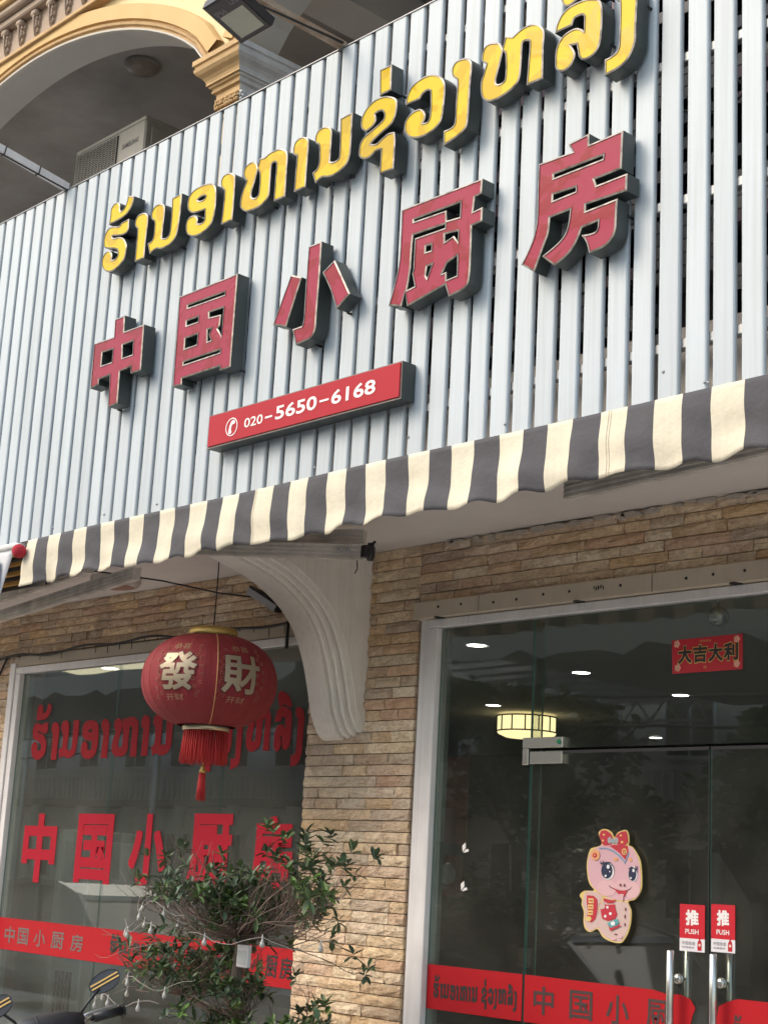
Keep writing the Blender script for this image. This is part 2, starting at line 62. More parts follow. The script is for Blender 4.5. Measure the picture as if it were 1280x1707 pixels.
 ('white', 5, [(-4.2846,1.6734),(-4.2848,1.6711),(-4.2856,1.669),(-4.2869,1.6673),(-4.2886,1.6662),(-4.2904,1.6657),(-4.2923,1.666),(-4.2939,1.667),(-4.2953,1.6687),(-4.2962,1.6707),(-4.2965,1.673),(-4.2963,1.6753),(-4.2955,1.6774),(-4.2942,1.6791),(-4.2925,1.6802),(-4.2907,1.6807),(-4.2888,1.6804),(-4.2872,1.6794),(-4.2858,1.6778),(-4.2849,1.6757)]),
 ('white', 5, [(-4.2991,1.6409),(-4.2993,1.6395),(-4.2999,1.6383),(-4.301,1.6373),(-4.3023,1.6366),(-4.3038,1.6363),(-4.3052,1.6365),(-4.3066,1.6371),(-4.3077,1.638),(-4.3084,1.6392),(-4.3086,1.6405),(-4.3084,1.6419),(-4.3078,1.6431),(-4.3067,1.6441),(-4.3054,1.6448),(-4.3039,1.645),(-4.3025,1.6449),(-4.3011,1.6443),(-4.3,1.6434),(-4.2993,1.6422)]),
 ('navy', 4, [(-4.4795,1.7001),(-4.4637,1.699),(-4.4432,1.705),(-4.4185,1.7045),(-4.4009,1.6868),(-4.3963,1.6649),(-4.4025,1.6836),(-4.4184,1.6988),(-4.4431,1.6997),(-4.4635,1.6927),(-4.4737,1.6876),(-4.4677,1.6941)]),
 ('navy', 4, [(-4.3207,1.68),(-4.3009,1.69),(-4.2788,1.6814),(-4.2691,1.6941),(-4.2728,1.6785),(-4.2705,1.663),(-4.2786,1.6752),(-4.2968,1.6864),(-4.3146,1.6771)]),
 ('navy', 4, [(-4.4763,1.7066),(-4.4616,1.7),(-4.4678,1.6967)]),
 ('navy', 4, [(-4.4619,1.7118),(-4.4534,1.7025),(-4.4588,1.7008)]),
 ('navy', 4, [(-4.279,1.6954),(-4.2828,1.6844),(-4.2776,1.6839)]),
 ('dark', 4, [(-4.3557,1.6094),(-4.3559,1.6074),(-4.3566,1.6057),(-4.3576,1.6043),(-4.359,1.6033),(-4.3604,1.603),(-4.3619,1.6032),(-4.3633,1.604),(-4.3644,1.6054),(-4.3651,1.6071),(-4.3654,1.609),(-4.3652,1.6109),(-4.3646,1.6127),(-4.3635,1.6141),(-4.3622,1.6151),(-4.3607,1.6154),(-4.3592,1.6152),(-4.3579,1.6144),(-4.3568,1.613),(-4.356,1.6113)]),
 ('dark', 4, [(-4.3344,1.609),(-4.3346,1.6071),(-4.3353,1.6053),(-4.3363,1.6039),(-4.3376,1.603),(-4.3391,1.6026),(-4.3406,1.6028),(-4.342,1.6037),(-4.3431,1.605),(-4.3438,1.6067),(-4.3441,1.6086),(-4.3439,1.6105),(-4.3432,1.6123),(-4.3422,1.6137),(-4.3408,1.6147),(-4.3394,1.615),(-4.3379,1.6148),(-4.3365,1.614),(-4.3354,1.6126),(-4.3347,1.6109)]),
 ('dark', 3, [(-4.4263,1.6056),(-4.416,1.5997),(-4.3913,1.5914),(-4.3669,1.5861),(-4.3427,1.5856),(-4.3149,1.593),(-4.2999,1.603),(-4.3128,1.5913),(-4.3419,1.5829),(-4.3669,1.5833),(-4.3933,1.5885),(-4.4179,1.5965)]),
 ('red', 4, [(-4.3975,1.5942),(-4.3669,1.5846),(-4.3227,1.5871),(-4.3324,1.5705),(-4.3461,1.5544),(-4.3624,1.563),(-4.3789,1.5778)]),
 ('rose', 5, [(-4.3666,1.5706),(-4.3404,1.5717),(-4.344,1.5514),(-4.3498,1.5387),(-4.3561,1.5539)]),
 ('orange', 3, [(-4.4783,1.7336),(-4.4814,1.7216),(-4.4906,1.7125),(-4.5034,1.709),(-4.5164,1.7118),(-4.5262,1.7203),(-4.53,1.7322),(-4.5269,1.7443),(-4.5176,1.7533),(-4.5047,1.7569),(-4.4917,1.754),(-4.482,1.7454)]),
 ('red', 4, [(-4.4936,1.7316),(-4.4963,1.7245),(-4.5036,1.7206),(-4.5121,1.7217),(-4.5178,1.7272),(-4.518,1.7346),(-4.5126,1.7405),(-4.5042,1.742),(-4.4967,1.7385)]),
 ('orange', 5, [(-4.5003,1.732),(-4.5017,1.7293),(-4.5052,1.7281),(-4.5088,1.7291),(-4.5103,1.7318),(-4.5089,1.7345),(-4.5054,1.7357),(-4.5018,1.7347)]),
 ('orange', 2, [(-4.378,1.7183),(-4.3808,1.713),(-4.3879,1.71),(-4.3962,1.7107),(-4.4017,1.7149),(-4.4018,1.7205),(-4.3965,1.7249),(-4.3883,1.7261),(-4.381,1.7235)]),
 ('orange', 2, [(-4.2994,1.7181),(-4.3017,1.713),(-4.3075,1.7102),(-4.3143,1.7109),(-4.3188,1.7149),(-4.3189,1.7202),(-4.3146,1.7245),(-4.3078,1.7256),(-4.3019,1.7231)]),
 ('red', 2, [(-4.5472,1.5578),(-4.5096,1.5563),(-4.4885,1.5415),(-4.4873,1.4975),(-4.4966,1.4594),(-4.5189,1.4424),(-4.5463,1.4534),(-4.5412,1.4947),(-4.5486,1.5323)]),
 ('gold', 3, [(-4.5377,1.5455),(-4.5093,1.5453),(-4.5067,1.5249),(-4.537,1.524)]),
 ('gold', 3, [(-4.5386,1.5186),(-4.5086,1.5191),(-4.5089,1.4995),(-4.5388,1.4986)]),
 ('gold', 3, [(-4.5403,1.4932),(-4.51,1.4938),(-4.5115,1.4742),(-4.5406,1.4733)]),
 ('gold', 3, [(-4.5177,1.4582),(-4.5208,1.4515),(-4.5294,1.4471),(-4.5402,1.4464),(-4.5491,1.45),(-4.5526,1.4562),(-4.5495,1.4629),(-4.5408,1.4674),(-4.53,1.468),(-4.5212,1.4645)]),
 ('red', 4, [(-4.532,1.5379),(-4.5133,1.5378),(-4.5131,1.5324),(-4.5319,1.5325)]),
 ('red', 4, [(-4.5333,1.5109),(-4.5142,1.5113),(-4.5145,1.5071),(-4.5332,1.5068)]),
 ('red', 4, [(-4.5343,1.4856),(-4.516,1.486),(-4.5158,1.4819),(-4.5342,1.4815)]),
 ('red', 2, [(-4.4557,1.5493),(-4.4146,1.5434),(-4.3822,1.5449),(-4.3981,1.5317),(-4.4306,1.5286),(-4.4513,1.537)]),
 ('red', 2, [(-4.4716,1.5266),(-4.4345,1.5221),(-4.3898,1.5259),(-4.3873,1.5058),(-4.3767,1.4846),(-4.3884,1.4653),(-4.4287,1.4538),(-4.4575,1.4615),(-4.4664,1.4861)]),
 ('white', 3, [(-4.4228,1.5118),(-4.4263,1.5062),(-4.4337,1.5058),(-4.4375,1.511),(-4.4339,1.5166),(-4.4266,1.517)]),
 ('white', 3, [(-4.4341,1.4737),(-4.4376,1.4676),(-4.445,1.4672),(-4.4488,1.4729),(-4.4453,1.4791),(-4.4379,1.4795)]),
 ('white', 3, [(-4.4051,1.4862),(-4.409,1.48),(-4.4171,1.4796),(-4.4213,1.4853),(-4.4174,1.4915),(-4.4093,1.4919)]),
 ('cream', 3, [(-4.4433,1.5154),(-4.4452,1.5091),(-4.4508,1.5042),(-4.4586,1.5021),(-4.4664,1.5034),(-4.4722,1.5077),(-4.4745,1.5139),(-4.4726,1.5202),(-4.467,1.5251),(-4.4592,1.5272),(-4.4514,1.5259),(-4.4456,1.5216)]),
 ('teal', 3, [(-4.4305,1.4443),(-4.3723,1.4662),(-4.3658,1.4496),(-4.3875,1.4282),(-4.4118,1.4268)]),
 ('red', 4, [(-4.4117,1.4252),(-4.3596,1.4407),(-4.3638,1.4497),(-4.3555,1.4363),(-4.4114,1.4129),(-4.4242,1.4385)]),
 ('white', 5, [(-4.3839,1.4455),(-4.3861,1.4399),(-4.392,1.4362),(-4.3995,1.4357),(-4.4057,1.4387),(-4.4081,1.4441),(-4.4059,1.4497),(-4.3999,1.4534),(-4.3925,1.4538),(-4.3863,1.4508)]),
 ('dark', 2, [(-4.3283,1.5088),(-4.3301,1.502),(-4.3341,1.5018),(-4.3363,1.5084),(-4.3344,1.5152),(-4.3304,1.5154)]),
 ('dark', 2, [(-4.3304,1.4778),(-4.3322,1.4702),(-4.3362,1.47),(-4.3384,1.4774),(-4.3366,1.485),(-4.3326,1.4852)]),
 ('dark', 2, [(-4.3297,1.444),(-4.3315,1.4375),(-4.3355,1.4372),(-4.3377,1.4435),(-4.3358,1.45),(-4.3318,1.4502)]),
 ('dark', 2, [(-4.374,1.4013),(-4.3765,1.3994),(-4.3828,1.3982),(-4.3891,1.3986),(-4.3917,1.4002),(-4.3891,1.4021),(-4.3829,1.4032),(-4.3766,1.4028)]),
 ('rose', 2, [(-4.3784,1.3825),(-4.3814,1.3783),(-4.3894,1.3753),(-4.3993,1.3747),(-4.4074,1.3766),(-4.4106,1.3804),(-4.4076,1.3846),(-4.3996,1.3876),(-4.3897,1.3882),(-4.3815,1.3863)]),
 ('rose', 2, [(-4.3466,1.3937),(-4.3488,1.3893),(-4.3547,1.3862),(-4.3621,1.3857),(-4.3682,1.388),(-4.3706,1.3922),(-4.3684,1.3967),(-4.3624,1.3998),(-4.355,1.4002),(-4.3489,1.3979)]),
]
CAMERA_ROWS = [[0.685077, 0.726597, 0.052223], [-0.129985, 0.192466, -0.972656], [-0.71678, 0.659556, 0.226301]]

# ------------------------------------------------------------------ camera, sky, sun, exposure
cd = bpy.data.cameras.new('camera'); cam = bpy.data.objects.new('camera', cd); COL.objects.link(cam)
r0, r1, r2 = [Vector(r) for r in CAMERA_ROWS]          # right, down, forward
cam.matrix_world = Matrix(((r0.x, -r1.x, -r2.x, 0), (r0.y, -r1.y, -r2.y, 0), (r0.z, -r1.z, -r2.z, 1.6), (0, 0, 0, 1)))
cd.sensor_fit = 'HORIZONTAL'; cd.sensor_width = 36; cd.lens = 2600 / 1280 * 36
cd.clip_start = 0.05; cd.clip_end = 500
S.camera = cam
SUN_EL, SUN_ROT = math.radians(41), math.radians(212)
w = bpy.data.worlds.new('World'); S.world = w; w.use_nodes = True
wn = w.node_tree.nodes; wl = w.node_tree.links
sky = wn.new('ShaderNodeTexSky'); sky.sky_type = 'NISHITA'; sky.sun_disc = False
sky.sun_elevation = SUN_EL; sky.sun_rotation = SUN_ROT
sky.air_density = 1.6; sky.dust_density = 3.2; sky.ozone_density = 1.0
wl.new(sky.outputs[0], wn['Background'].inputs[0]); wn['Background'].inputs[1].default_value = 0.15
sl = bpy.data.lights.new('sun', 'SUN'); sl.energy = .55; sl.angle = math.radians(25); sl.color = (1, .96, .9)
sun = bpy.data.objects.new('sun', sl); COL.objects.link(sun)
sd = Vector((math.sin(SUN_ROT) * math.cos(SUN_EL), math.cos(SUN_ROT) * math.cos(SUN_EL), math.sin(SUN_EL)))
sun.rotation_euler = sd.to_track_quat('Z', 'Y').to_euler(); sun.location = (-3, -12, 14)
S.view_settings.view_transform = 'Standard'; S.view_settings.look = 'None'
S.view_settings.exposure = 1.04; S.view_settings.gamma = 1
S.view_settings.use_curve_mapping = False

# ------------------------------------------------------------------ materials
def M(name, col, rough=.6, metal=0, noise=None, bump=0, bscale=40, rand=0, emis=None, emc=None, coat=0, trans=0, spec=.5, streak=0, seed=0, tscale=1):
    """procedural material. noise = (colour2, scale, amount); rand = per-object brightness variation"""
    m = bpy.data.materials.new(name); m.use_nodes = True
    n = m.node_tree.nodes; l = m.node_tree.links; b = n['Principled BSDF']
    b.inputs['Base Color'].default_value = (*col, 1); b.inputs['Roughness'].default_value = rough
    b.inputs['Metallic'].default_value = metal; b.inputs['Specular IOR Level'].default_value = spec
    b.inputs['Coat Weight'].default_value = coat
    b.inputs['Transmission Weight'].default_value = trans
    if emis:
        b.inputs['Emission Color'].default_value = (*(emc or col), 1); b.inputs['Emission Strength'].default_value = emis
    tc = n.new('ShaderNodeTexCoord'); out = None
    def nz(scale, detail=5, vec=None, rough_=.6):
        t = n.new('ShaderNodeTexNoise'); t.inputs['Scale'].default_value = scale; t.inputs['Detail'].default_value = detail
        t.inputs['Roughness'].default_value = rough_
        l.new(vec or tc.outputs['Object'], t.inputs['Vector']); return t
    def ramp(src, a, bb):
        r = n.new('ShaderNodeMapRange'); r.inputs[1].default_value = a; r.inputs[2].default_value = bb
        l.new(src, r.inputs[0]); return r.outputs[0]
    def mix(f, A, B, mode='MIX'):
        x = n.new('ShaderNodeMix'); x.data_type = 'RGBA'; x.blend_type = mode
        if isinstance(f, float): x.inputs[0].default_value = f
        else: l.new(f, x.inputs[0])
        for s, v in ((x.inputs[6], A), (x.inputs[7], B)):
            if isinstance(v, tuple): s.default_value = (*v, 1)
            else: l.new(v, s)
        return x.outputs[2]
    cur = col
    vec = tc.outputs['Object']
    if rand:
        oi = n.new('ShaderNodeObjectInfo')
        ad = n.new('ShaderNodeVectorMath'); ad.operation = 'ADD'
        sc = n.new('ShaderNodeVectorMath'); sc.operation = 'SCALE'; sc.inputs[3].default_value = 37.0
        cb = n.new('ShaderNodeCombineXYZ'); l.new(oi.outputs['Random'], cb.inputs[0]); l.new(oi.outputs['Random'], cb.inputs[2])
        l.new(cb.outputs[0], sc.inputs[0]); l.new(tc.outputs['Object'], ad.inputs[0]); l.new(sc.outputs[0], ad.inputs[1]); vec = ad.outputs[0]
    if noise:
        c2, s2, am = noise
        t = nz(s2, 6, vec); cur = mix(ramp(t.outputs[0], .5 - am * .35, .5 + am * .35), cur, c2)
    if streak:
        mp = n.new('ShaderNodeMapping'); mp.inputs['Scale'].default_value = (60, 60, 1.1); l.new(vec, mp.inputs[0])
        t = nz(1, 4, mp.outputs[0]); f = ramp(t.outputs[0], .45, .75)
        mm = n.new('ShaderNodeMath'); mm.operation = 'MULTIPLY'; mm.inputs[1].default_value = streak; l.new(f, mm.inputs[0])
        cur = mix(mm.outputs[0], cur, (.30, .29, .26))
    if rand:
        mr = n.new('ShaderNodeMapRange'); mr.inputs[3].default_value = 1 - rand; mr.inputs[4].default_value = 1 + rand
        l.new(oi.outputs['Random'], mr.inputs[0])
        hs = n.new('ShaderNodeHueSaturation'); l.new(mr.outputs[0], hs.inputs['Value'])
        if isinstance(cur, tuple): hs.inputs['Color'].default_value = (*cur, 1)
        else: l.new(cur, hs.inputs['Color'])
        cur = hs.outputs[0]
    if not isinstance(cur, tuple): l.new(cur, b.inputs['Base Color'])
    if bump:
        t = nz(bscale, 5, vec); bp = n.new('ShaderNodeBump'); bp.inputs['Strength'].default_value = bump
        bp.inputs['Distance'].default_value = .01
        l.new(t.outputs[0], bp.inputs['Height']); l.new(bp.outputs[0], b.inputs['Normal'])
    return m

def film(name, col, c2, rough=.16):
    """stretched sign film: glossy, with slack folds and a painted two-tone crinkle"""
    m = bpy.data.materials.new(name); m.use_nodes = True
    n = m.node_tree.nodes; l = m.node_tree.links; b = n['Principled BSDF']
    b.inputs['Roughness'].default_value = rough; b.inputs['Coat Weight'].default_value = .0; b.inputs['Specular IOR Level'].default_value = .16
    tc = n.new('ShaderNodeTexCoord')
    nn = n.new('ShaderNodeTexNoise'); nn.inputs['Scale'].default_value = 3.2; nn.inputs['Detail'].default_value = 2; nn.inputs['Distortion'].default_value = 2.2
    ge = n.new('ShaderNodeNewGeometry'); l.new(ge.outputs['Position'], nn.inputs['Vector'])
    x = n.new('ShaderNodeMix'); x.data_type = 'RGBA'; x.inputs[6].default_value = (*col, 1); x.inputs[7].default_value = (*c2, 1)  # crinkle reflections and haze painted into the base colour as two tones
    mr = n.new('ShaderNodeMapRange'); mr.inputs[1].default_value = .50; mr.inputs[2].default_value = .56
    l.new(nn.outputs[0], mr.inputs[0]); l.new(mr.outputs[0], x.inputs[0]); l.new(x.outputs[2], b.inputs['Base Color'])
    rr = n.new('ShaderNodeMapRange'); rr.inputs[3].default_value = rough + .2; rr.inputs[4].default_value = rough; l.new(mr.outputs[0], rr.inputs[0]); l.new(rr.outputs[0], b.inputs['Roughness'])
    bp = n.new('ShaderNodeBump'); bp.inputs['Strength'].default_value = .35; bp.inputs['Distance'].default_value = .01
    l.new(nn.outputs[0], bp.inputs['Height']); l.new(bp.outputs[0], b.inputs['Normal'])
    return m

def glass_mat(name, tint=(.83, .86, .83), ior=1.55, veil=(.008, .040)):
    m = bpy.data.materials.new(name); m.use_nodes = True
    n = m.node_tree.nodes; l = m.node_tree.links; n.remove(n['Principled BSDF'])
    t = n.new('ShaderNodeBsdfTransparent'); t.inputs[0].default_value = (*tint, 1)
    g = n.new('ShaderNodeBsdfGlossy'); g.inputs['Roughness'].default_value = .012; g.inputs[0].default_value = (.97, .98, .95, 1)
    f = n.new('ShaderNodeFresnel'); ge = n.new('ShaderNodeNewGeometry')   # same reflectance from either side of the sheet
    im = n.new('ShaderNodeMapRange'); im.inputs[3].default_value = ior; im.inputs[4].default_value = 1 / ior
    l.new(ge.outputs['Backfacing'], im.inputs[0]); l.new(im.outputs[0], f.inputs[0])
    mu = n.new('ShaderNodeMath'); mu.operation = 'MULTIPLY'; mu.inputs[1].default_value = 1.5; l.new(f.outputs[0], mu.inputs[0])
    x = n.new('ShaderNodeMixShader'); l.new(mu.outputs[0], x.inputs[0]); l.new(t.outputs[0], x.inputs[1]); l.new(g.outputs[0], x.inputs[2])
    tc = n.new('ShaderNodeTexCoord')
    df = n.new('ShaderNodeBsdfDiffuse'); df.inputs[0].default_value = (.70, .69, .62, 1); x2 = n.new('ShaderNodeMixShader')  # pale diffuse veil mixed over the glass, patchy by noise
    dn_ = n.new('ShaderNodeTexNoise'); dn_.inputs['Scale'].default_value = 2.2; dn_.inputs['Detail'].default_value = 5; l.new(tc.outputs['Object'], dn_.inputs['Vector'])
    dr = n.new('ShaderNodeMapRange'); dr.inputs[1].default_value = .3; dr.inputs[2].default_value = .8; dr.inputs[3].default_value = veil[0]; dr.inputs[4].default_value = veil[1]
    l.new(dn_.outputs[0], dr.inputs[0]); l.new(dr.outputs[0], x2.inputs[0]); l.new(x.outputs[0], x2.inputs[1]); l.new(df.outputs[0], x2.inputs[2])
    l.new(x2.outputs[0], n['Material Output'].inputs[0])
    nn = n.new('ShaderNodeTexNoise'); nn.inputs['Scale'].default_value = 1.3; nn.inputs['Detail'].default_value = 1
    bp = n.new('ShaderNodeBump'); bp.inputs['Strength'].default_value = .06; bp.inputs['Distance'].default_value = .02
    l.new(tc.outputs['Object'], nn.inputs['Vector']); l.new(nn.outputs[0], bp.inputs['Height']); l.new(bp.outputs[0], g.inputs['Normal'])
    return m

def stone_mat(name):
    m = bpy.data.materials.new(name); m.use_nodes = True
    n = m.node_tree.nodes; l = m.node_tree.links; b = n['Principled BSDF']; b.inputs['Roughness'].default_value = .85
    tc = n.new('ShaderNodeTexCoord'); oi = n.new('ShaderNodeObjectInfo')
    gm = n.new('ShaderNodeNewGeometry')
    big = n.new('ShaderNodeTexNoise'); big.inputs['Scale'].default_value = 1.1; big.inputs['Detail'].default_value = 3
    l.new(gm.outputs['Position'], big.inputs['Vector'])
    ad = n.new('ShaderNodeVectorMath'); ad.operation = 'ADD'; cb = n.new('ShaderNodeCombineXYZ')
    mu = n.new('ShaderNodeMath'); mu.operation = 'MULTIPLY'; mu.inputs[1].default_value = 50; l.new(oi.outputs['Random'], mu.inputs[0])
    l.new(mu.outputs[0], cb.inputs[0]); l.new(mu.outputs[0], cb.inputs[1]); l.new(tc.outputs['Object'], ad.inputs[0]); l.new(cb.outputs[0], ad.inputs[1])
    cr = n.new('ShaderNodeValToRGB'); e = cr.color_ramp.elements
    e[0].position = 0; e[0].color = (.74, .57, .38, 1); e[1].position = 1; e[1].color = (.60, .45, .34, 1)
    for p, c in ((.18, (.88, .76, .56, 1)), (.36, (.56, .47, .38, 1)), (.5, (.82, .60, .34, 1)), (.64, (.84, .73, .58, 1)), (.78, (.66, .44, .30, 1)), (.9, (.88, .70, .46, 1))):
        q = e.new(p); q.color = c
    l.new(oi.outputs['Random'], cr.inputs[0])
    n1 = n.new('ShaderNodeTexNoise'); n1.inputs['Scale'].default_value = 14; n1.inputs['Detail'].default_value = 7; n1.inputs['Roughness'].default_value = .65; n1.inputs['Distortion'].default_value = .8
    l.new(ad.outputs[0], n1.inputs['Vector'])
    r1_ = n.new('ShaderNodeMapRange'); r1_.inputs[1].default_value = .35; r1_.inputs[2].default_value = .68; l.new(n1.outputs[0], r1_.inputs[0])
    x = n.new('ShaderNodeMix'); x.data_type = 'RGBA'; x.blend_type = 'MULTIPLY'; x.inputs[0].default_value = 1
    cr2 = n.new('ShaderNodeValToRGB'); cr2.color_ramp.elements[0].color = (.74, .64, .55, 1); cr2.color_ramp.elements[1].color = (1.05, 1.02, .98, 1)
    l.new(r1_.outputs[0], cr2.inputs[0]); l.new(cr.outputs[0], x.inputs[6]); l.new(cr2.outputs[0], x.inputs[7])
    vn = n.new('ShaderNodeTexNoise'); vn.inputs['Scale'].default_value = 5; vn.inputs['Detail'].default_value = 4; vn.inputs['Distortion'].default_value = 2.5
    vm = n.new('ShaderNodeMapping'); vm.inputs['Scale'].default_value = (1.2, 1.2, 4); l.new(ad.outputs[0], vm.inputs[0]); l.new(vm.outputs[0], vn.inputs['Vector'])
    va1 = n.new('ShaderNodeMath'); va1.operation = 'SUBTRACT'; va1.inputs[1].default_value = .5; l.new(vn.outputs[0], va1.inputs[0])
    va2 = n.new('ShaderNodeMath'); va2.operation = 'ABSOLUTE'; l.new(va1.outputs[0], va2.inputs[0])
    va3 = n.new('ShaderNodeMapRange'); va3.inputs[1].default_value = 0; va3.inputs[2].default_value = .022; va3.inputs[3].default_value = .55; va3.inputs[4].default_value = 0; l.new(va2.outputs[0], va3.inputs[0])
    xv = n.new('ShaderNodeMix'); xv.data_type = 'RGBA'; xv.inputs[7].default_value = (.20, .13, .09, 1); l.new(va3.outputs[0], xv.inputs[0]); l.new(x.outputs[2], xv.inputs[6]); x = xv
    # pinkish, greyer, dirtier patches over metres of wall
    x2 = n.new('ShaderNodeMix'); x2.data_type = 'RGBA'; x2.inputs[7].default_value = (.42, .31, .25, 1)
    r2_ = n.new('ShaderNodeMapRange'); r2_.inputs[1].default_value = .45; r2_.inputs[2].default_value = .75; r2_.inputs[4].default_value = .5; l.new(big.outputs[0], r2_.inputs[0])
    l.new(r2_.outputs[0], x2.inputs[0]); l.new(x.outputs[2], x2.inputs[6])
    # old mortar smear near the top course
    sp = n.new('ShaderNodeSeparateXYZ'); l.new(gm.outputs['Position'], sp.inputs[0])
    l.new(x2.outputs[2], b.inputs['Base Color'])
    n2 = n.new('ShaderNodeTexNoise'); n2.inputs['Scale'].default_value = 45; n2.inputs['Detail'].default_value = 6; l.new(ad.outputs[0], n2.inputs['Vector'])
    mpp = n.new('ShaderNodeMapping'); mpp.inputs['Scale'].default_value = (6, 6, 26); l.new(ad.outputs[0], mpp.inputs[0])
    n3 = n.new('ShaderNodeTexNoise'); n3.inputs['Scale'].default_value = 1; n3.inputs['Detail'].default_value = 3; n3.inputs['Distortion'].default_value = 1.5; l.new(mpp.outputs[0], n3.inputs['Vector'])
    aa = n.new('ShaderNodeMath'); l.new(n2.outputs[0], aa.inputs[0]); l.new(n3.outputs[0], aa.inputs[1])
    bp = n.new('ShaderNodeBump'); bp.inputs['Strength'].default_value = 1; bp.inputs['Distance'].default_value = .013
    l.new(aa.outputs[0], bp.inputs['Height']); l.new(bp.outputs[0], b.inputs['Normal'])
    return m

m_slat = M('aluminium_slat', (.50, .552, .588), .5, 0, spec=.4, noise=((.465, .51, .54), 2.5, .8), rand=.06, streak=.32, bump=.05, bscale=6)
m_galv = M('galvanised_steel', (.42, .43, .44), .5, .6, noise=((.30, .29, .28), 12, 1))
m_dark = M('letter_return', (.045, .055, .055), .42, .2, noise=((.07, .08, .075), 6, 1), bump=.1, bscale=9)
m_trim = M('letter_trim', (.38, .34, .30), .42, .45, noise=((.10, .09, .08), 30, .6))
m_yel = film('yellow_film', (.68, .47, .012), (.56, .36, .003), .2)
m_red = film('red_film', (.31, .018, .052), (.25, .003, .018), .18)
m_rim = M('phone_sign_rim', (.30, .22, .2), .5, .3, noise=((.08, .07, .07), 25, 1))
m_redp = M('red_panel', (.40, .018, .032), .4, spec=.12, noise=((.41, .02, .03), 2, 1))
m_white = M('white_print', (.80, .76, .74), .5)
m_cream = M('awning_cream', (.72, .655, .51), .8, noise=((.62, .555, .42), 5, .8), bump=1, bscale=7, streak=.12)
m_grey = M('awning_charcoal', (.060, .057, .064), .8, noise=((.08, .077, .085), 5, .8), bump=1, bscale=7)
m_awtop = M('awning_roll', (.10, .095, .10), .8)
m_stone = stone_mat('split_stone')
m_mortar = M('mortar', (.30, .24, .18), .95, noise=((.17, .13, .10), 9, 1))
m_smear = M('mortar_smear_grey', (.56, .49, .41), .95, noise=((.40, .34, .28), 30, 1), bump=.6, bscale=60)
m_soffit = M('painted_soffit', (.70, .65, .61), .9, noise=((.55, .50, .46), 1.3, .9), bump=.1, bscale=60)
m_stucco = M('cream_white_stucco', (.82, .78, .71), .8, streak=.22, noise=((.66, .61, .54), 3, .6), bump=.2, bscale=45)
m_frame = M('white_frame', (.80, .77, .76), .5, noise=((.66, .63, .62), 4, .7), streak=.2)
m_pelmet = M('beige_board', (.56, .48, .37), .7, noise=((.45, .38, .29), 4, .8), streak=.15)
m_hole = M('screw_hole', (.02, .018, .016), .9)
m_glass = glass_mat('window_glass'); m_glass2 = glass_mat('veiled_window_glass', veil=(.03, .075))
m_gedge = M('glass_edge', (.10, .22, .18), .15, coat=.5)
m_alu = M('anodised_aluminium', (.74, .70, .63), .45, .15, noise=((.40, .37, .33), 7, .6))
m_steel = M('brushed_steel', (.62, .61, .58), .25, .9)
m_black = M('black_plastic', (.018, .018, .02), .45)
m_rubber = M('cable_rubber', (.02, .018, .018), .6)
m_gold = M('gold_foil', (.70, .50, .18), .3, .8, noise=((.55, .36, .1), 40, 1), bump=.4, bscale=120)
m_lant = M('lantern_silk', (.27, .022, .028), .75, noise=((.21, .015, .02), 3, .8), bump=.25, bscale=200)
m_thread = M('red_thread', (.50, .03, .03), .75)
m_silver = M('lantern_print', (.33, .28, .22), .45, .35, noise=((.42, .33, .2), 60, 1))
m_yellow_p = M('yellow_stucco', (.74, .62, .38), .85, noise=((.67, .55, .32), 3, .9), bump=.35, bscale=25)
m_ochre = M('ochre_band', (.66, .45, .21), .8, noise=((.57, .37, .16), 3, .9), bump=.2, bscale=30)
m_ochre2 = M('ochre_moulding', (.60, .40, .19), .8, noise=((.40, .26, .13), 7, .9), bump=.35, bscale=40)
m_frieze = M('faded_pink_stucco', (.46, .36, .28), .85, noise=((.33, .25, .2), 6, .9), bump=.3, bscale=40)
m_upper = M('grey_white_plaster', (.60, .585, .55), .9, noise=((.48, .465, .44), 1.5, .9), bump=.1, bscale=50)
m_upper2 = M('weathered_white_moulding', (.74, .73, .73), .8, noise=((.46, .45, .45), 8, .9), bump=.3, bscale=40)
m_upd = M('dark_grey_plaster', (.42, .40, .375), .95, noise=((.25, .23, .215), 2, .8))  # grey plaster of the balcony ceiling and back wall
m_rust = M('rusty_pipe', (.50, .43, .34), .7, .2, noise=((.24, .11, .05), 14, 1), bump=.3, bscale=60)
m_acw = M('ac_casing', (.30, .29, .27), .6, noise=((.22, .21, .19), 5, .8), streak=.3)
m_leaf = M('leaf_green', (.095, .155, .065), .5, noise=((.12, .18, .06), 9, 1), rand=.3)
m_leaf2 = M('leaf_dark', (.055, .095, .045), .5, noise=((.075, .12, .055), 9, 1), rand=.3)
m_leaf3 = M('leaf_fresh', (.15, .25, .05), .4, noise=((.10, .2, .04), 9, 1), rand=.2)
m_twig = M('bare_twig', (.30, .22, .18), .85, noise=((.18, .125, .10), 30, 1))
m_trunk = M('tree_bark', (.17, .14, .11), .9, noise=((.09, .07, .06), 25, 1), bump=.5, bscale=50)
m_bulb = M('frosted_bulb', (.44, .42, .38), .25, coat=.4)
m_vinyl = M('red_vinyl', (.42, .014, .020), .5, spec=.15, noise=((.42, .015, .02), 3, .8))
m_vinyl2 = M('red_vinyl_letters', (.26, .010, .018), .6, spec=.1, noise=((.27, .01, .016), 4, .8))
m_ink = M('black_ink', (.025, .02, .02), .6)
m_cut = M('faded_ink', (.16, .12, .11), .6)
m_int = M('interior_dark', (.12, .115, .105), .8, noise=((.08, .078, .07), 1.2, .8))
m_intc = M('interior_ceiling', (.42, .41, .38), .9)
m_fridge = M('pale_cabinet', (.80, .88, .84), .4)
m_lit = M('downlight_lit', (1, 1, 1), .5, emis=14, emc=(1, .97, .9))
